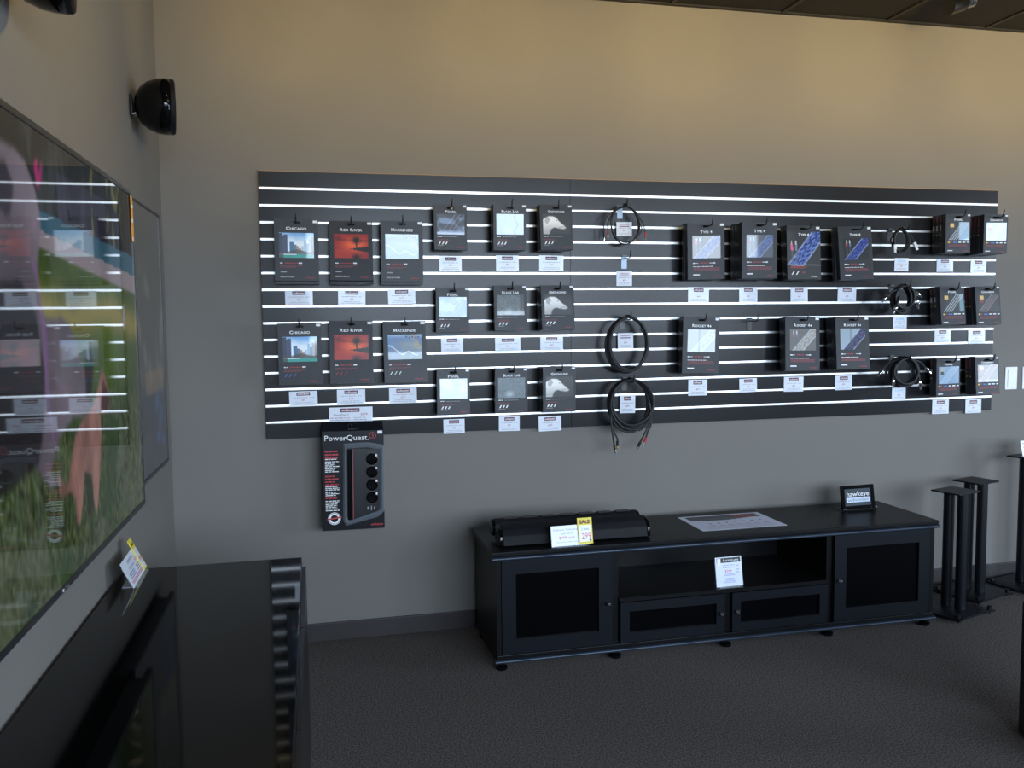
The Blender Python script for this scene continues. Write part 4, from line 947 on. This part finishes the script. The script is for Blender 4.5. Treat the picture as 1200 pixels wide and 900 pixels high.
for bx in ((-.40, .40, -.008, .004), (-.40, .40, .946, .956)): MB().box(.0005, .018, bx[0], bx[1], bx[2], bx[3]).build('bezel', bezel_m, tv2)
for bx in ((-.40, -.39), (.39, .40)): MB().box(.0005, .018, bx[0], bx[1], .0041, .9459).build('bezel', bezel_m, tv2)
def tv2_reflections():
    x, y = np.meshgrid(np.linspace(0, 1, 60), np.linspace(0, 1, 70)); im = np.zeros(x.shape + (3,)); im = mixc(im, (.30, .31, .31), x * 0 + 1)  # reflections on a switched-off screen, painted in and shown as emission
    im = mixc(im, (.45, .46, .46), ss(.2, .7, fbm(x * 4, y * 3, 1.5, 41)) * .6 * ss(.15, .3, y)); im = mixc(im, (.16, .19, .24), ss(.62, .75, y) * .7)
    im = mixc(im, (.20, .33, .52), ((y > .70) & (y < .92) & (x > .72) & (x < .92)).astype(float) * ss(-.4, .4, fbm(x * 8, y * 8, 2, 5)) * .8); im = mixc(im, (.5, .44, .36), ((y > .62) & (y < .70) & (x > .5) & (x < .95)).astype(float) * .5)
    return im * .8
s2 = grid_picture('screen', tv2_reflections(), -.39, .39, .004, .946, 0, tv_m, tv2); s2.rotation_euler = (0, 0, R(90)); s2.location = (.0155, 0, 0)

# ------------------------------------------------------------------ satellite speakers on the left wall
def satellite(y, z, label):
    s = empty('satellite_speaker', (0, y, z), label, 'speaker', 'domed speakers on the left wall')
    hd = empty('speaker_head', (.02, 0, 0), None, None); hd.parent = s; hd.rotation_euler = (0, 0, R(10))
    MB().lathe([(.001, .012), (.034, .017), (.064, .033), (.086, .058), (.099, .090), (.103, .118), (.102, .138)], (-.02, 0, 0), 'x', 32).build('cabinet', gloss_m, hd, smooth='all')
    MB().lathe([(.1015, .1385), (.1005, .150), (.095, .155), (.001, .157)], (-.02, 0, 0), 'x', 32).build('grille', mesh_m, hd, smooth=True)
    MB().box(.0005, .010, -.022, .022, -.045, .035).build('wall_plate', satin_m, s, bevel=.003)
    MB().tube([(.0102, 0, -.035), (.030, 0, -.025)], .009, 10).build('ball_joint', chrome_m, s, smooth=True)
    return s
satellite(-.60, 2.335, 'black domed satellite speaker on the left wall near the corner')
satellite(-2.03, 2.300, 'black domed satellite speaker cut off by the top left edge of the photo')

# ------------------------------------------------------------------ glossy console below the televisions
gc = empty('gloss_console', (.34, -2.4, 0), 'tall glossy black console with a mirror like top, lower left below the large television', 'cabinet')
GX0, GX1, GY0, GY1, GZ = .012, .5785, -3.6, -1.10, .7127
def gb(name, m, x0, x1, y0, y1, z0, z1, bevel=0): return MB().box(x0 - .34, x1 - .34, y0 + 2.4, y1 + 2.4, z0, z1).build(name, m, gc, bevel=bevel)
gb('glass_top', gloss_m, GX0, GX1, GY0, GY1, GZ - .010, GZ, bevel=.0012)
gb('body', satin_m, GX0 + .01, GX1 + .0015, GY0 + .03, GY1 - .012, .08, GZ - .0105)
for y0, y1 in ((-1.114 - .60, -1.114), (-2.32, -1.716), (-2.93, -2.322), (-3.56, -2.932)): gb('door', satin_m, GX1 + .0017, GX1 + .0135, y0, y1 - .003, .10, GZ - .030)
gb('plinth', satin_m, GX0 + .04, GX1 - .03, GY0 + .05, GY1 - .03, 0, .0795)
# its price sign
root, fit, slab = standee('price_sign', (.080, -1.215, GZ + .0005), 91.5, .228, .084, 'tilted white price sign with a yellow tag on the glossy console in the corner', 26)
low = lambda mb, k=.69: setattr(mb, 'v', [(v[0], v[1], v[2] * k) for v in mb.v]) or mb
mb = MB(); mb.text('SONY 65', .0, .092, .020, -.0012, 0, width=.085, bold=.02).text('XBR65X850', -.02, .066, .015, -.0012, 0, width=.08).text('$2299', .060, .070, .020, -.0012, 1, width=.04)
for i, z in enumerate((.052, .042, .032)): mb.rect(-.09, -.01, z, z + .004, -.0012, 0).rect(.02, .075, z, z + .004, -.0012, 0)
mb.rect(-.10, .085, .020, .0235, -.0012, 1).rect(-.10, .07, .012, .0155, -.0012, 1)
fit(low(mb), 'lettering', [MATS['violet_ink'], MATS['pink_ink']])
slab(.070, .118, -.0040, -.0018, .002, .112, 'yellow_tag', yellow_m); slab(.075, .113, -.0046, -.0042, .008, .079, 'yellow_tag_field', paper_m)
mb = MB(); mb.text('SALE', .093, .122, .018, -.0050, 0, width=.034, bold=.05).text('1999', .093, .045, .030, -.0052, 1, width=.032).text('$', .093, .085, .018, -.0052, 1)
fit(low(mb, .73), 'tag_lettering', [MATS['dark_red_ink'], MATS['orange_red_ink']])

# ------------------------------------------------------------------ floor speaker cut by the right edge
fl = empty('floor_speaker', (3.20, -1.76, 0), 'dark brown cabinet corner cut off by the lower right edge of the photo', 'speaker', None, (0, 0, R(-8)))
MB().box(-.14, .20, -.16, .16, .012, .50).build('cabinet', brown_m, fl, bevel=.004)
MB().box(-.12, .18, -.175, -.1602, .03, .485).build('grille', mesh_m, fl, bevel=.003)
for sx in (-.12, .18):
    for sy in (-.14, .14): MB().lathe([(.010, 0), (.012, .0118)], (sx, sy, 0), 'z', 10).build('foot', satin_m, fl)

# ------------------------------------------------------------------ ceiling lights
def track_head(x, y, z, aim, label, lit=True, power=1.0):
    t = empty('track_light', (x, y, z), label, 'lamp', 'black track heads on the ceiling')
    d = (Vector(aim) - Vector((x, y, z))).normalized()
    MB().tube([-d * .055, -d * .045, d * .045, d * .055], .04, 20, rad=[.030, .036, .038, .038]).build('housing', satin_m, t, smooth=True)
    for k in range(5): MB().tube([-d * (.060 + .011 * k), -d * (.066 + .011 * k)], .028, 16).build('cooling_fin', chrome_m, t, smooth=True)
    MB().tube([-d * .056, -d * .115], .012, 8).build('fin_core', satin_m, t)
    MB().tube([(0, 0, .030), (0, 0, RZ - z - .021)], .008, 8).build('stem', satin_m, t); MB().box(-.04, .04, -.02, .02, RZ - z - .020, RZ - z - .006).build('adapter', satin_m, t)
    if lit:
        MB().tube([d * .0552, d * .0562], .030, 20).build('lens', mat('warm_lamp', (1, .9, .7), .4, emis=((1, .78, .5), 6)), t)
        l = bpy.data.lights.new('track_lamp', 'SPOT'); l.energy = SPOT_W * power; l.color = (1, .70, .23); l.spot_size = R(112); l.spot_blend = 1; l.shadow_soft_size = .04
        o = bpy.data.objects.new('track_lamp', l); COL.objects.link(o); o.parent = t
        o.matrix_local = Matrix.Translation(d * .062) @ d.to_track_quat('-Z', 'Y').to_matrix().to_4x4()
    return t
track_head(3.672, -.47, 2.995, (2.2, -.75, 2.55), 'small black track light with silver fins at the top edge of the photo', False)
for i, (x, y) in enumerate(SPOTS):
    track_head(x, y, 2.80, (x, 0, 2.85), 'warm track light above the slatwall, %s from the left wall' % ('first', 'second', 'third', 'fourth', 'fifth', 'sixth')[i], power=(.7, .85, 1, 1, 1, 1)[i])
track_head(1.7, -1.75, 2.80, (0, -1.7, 2.7), 'added unseen warm track light tinting the left wall above the large television', power=1.3)  # unseen head, added to warm the colour of the left wall
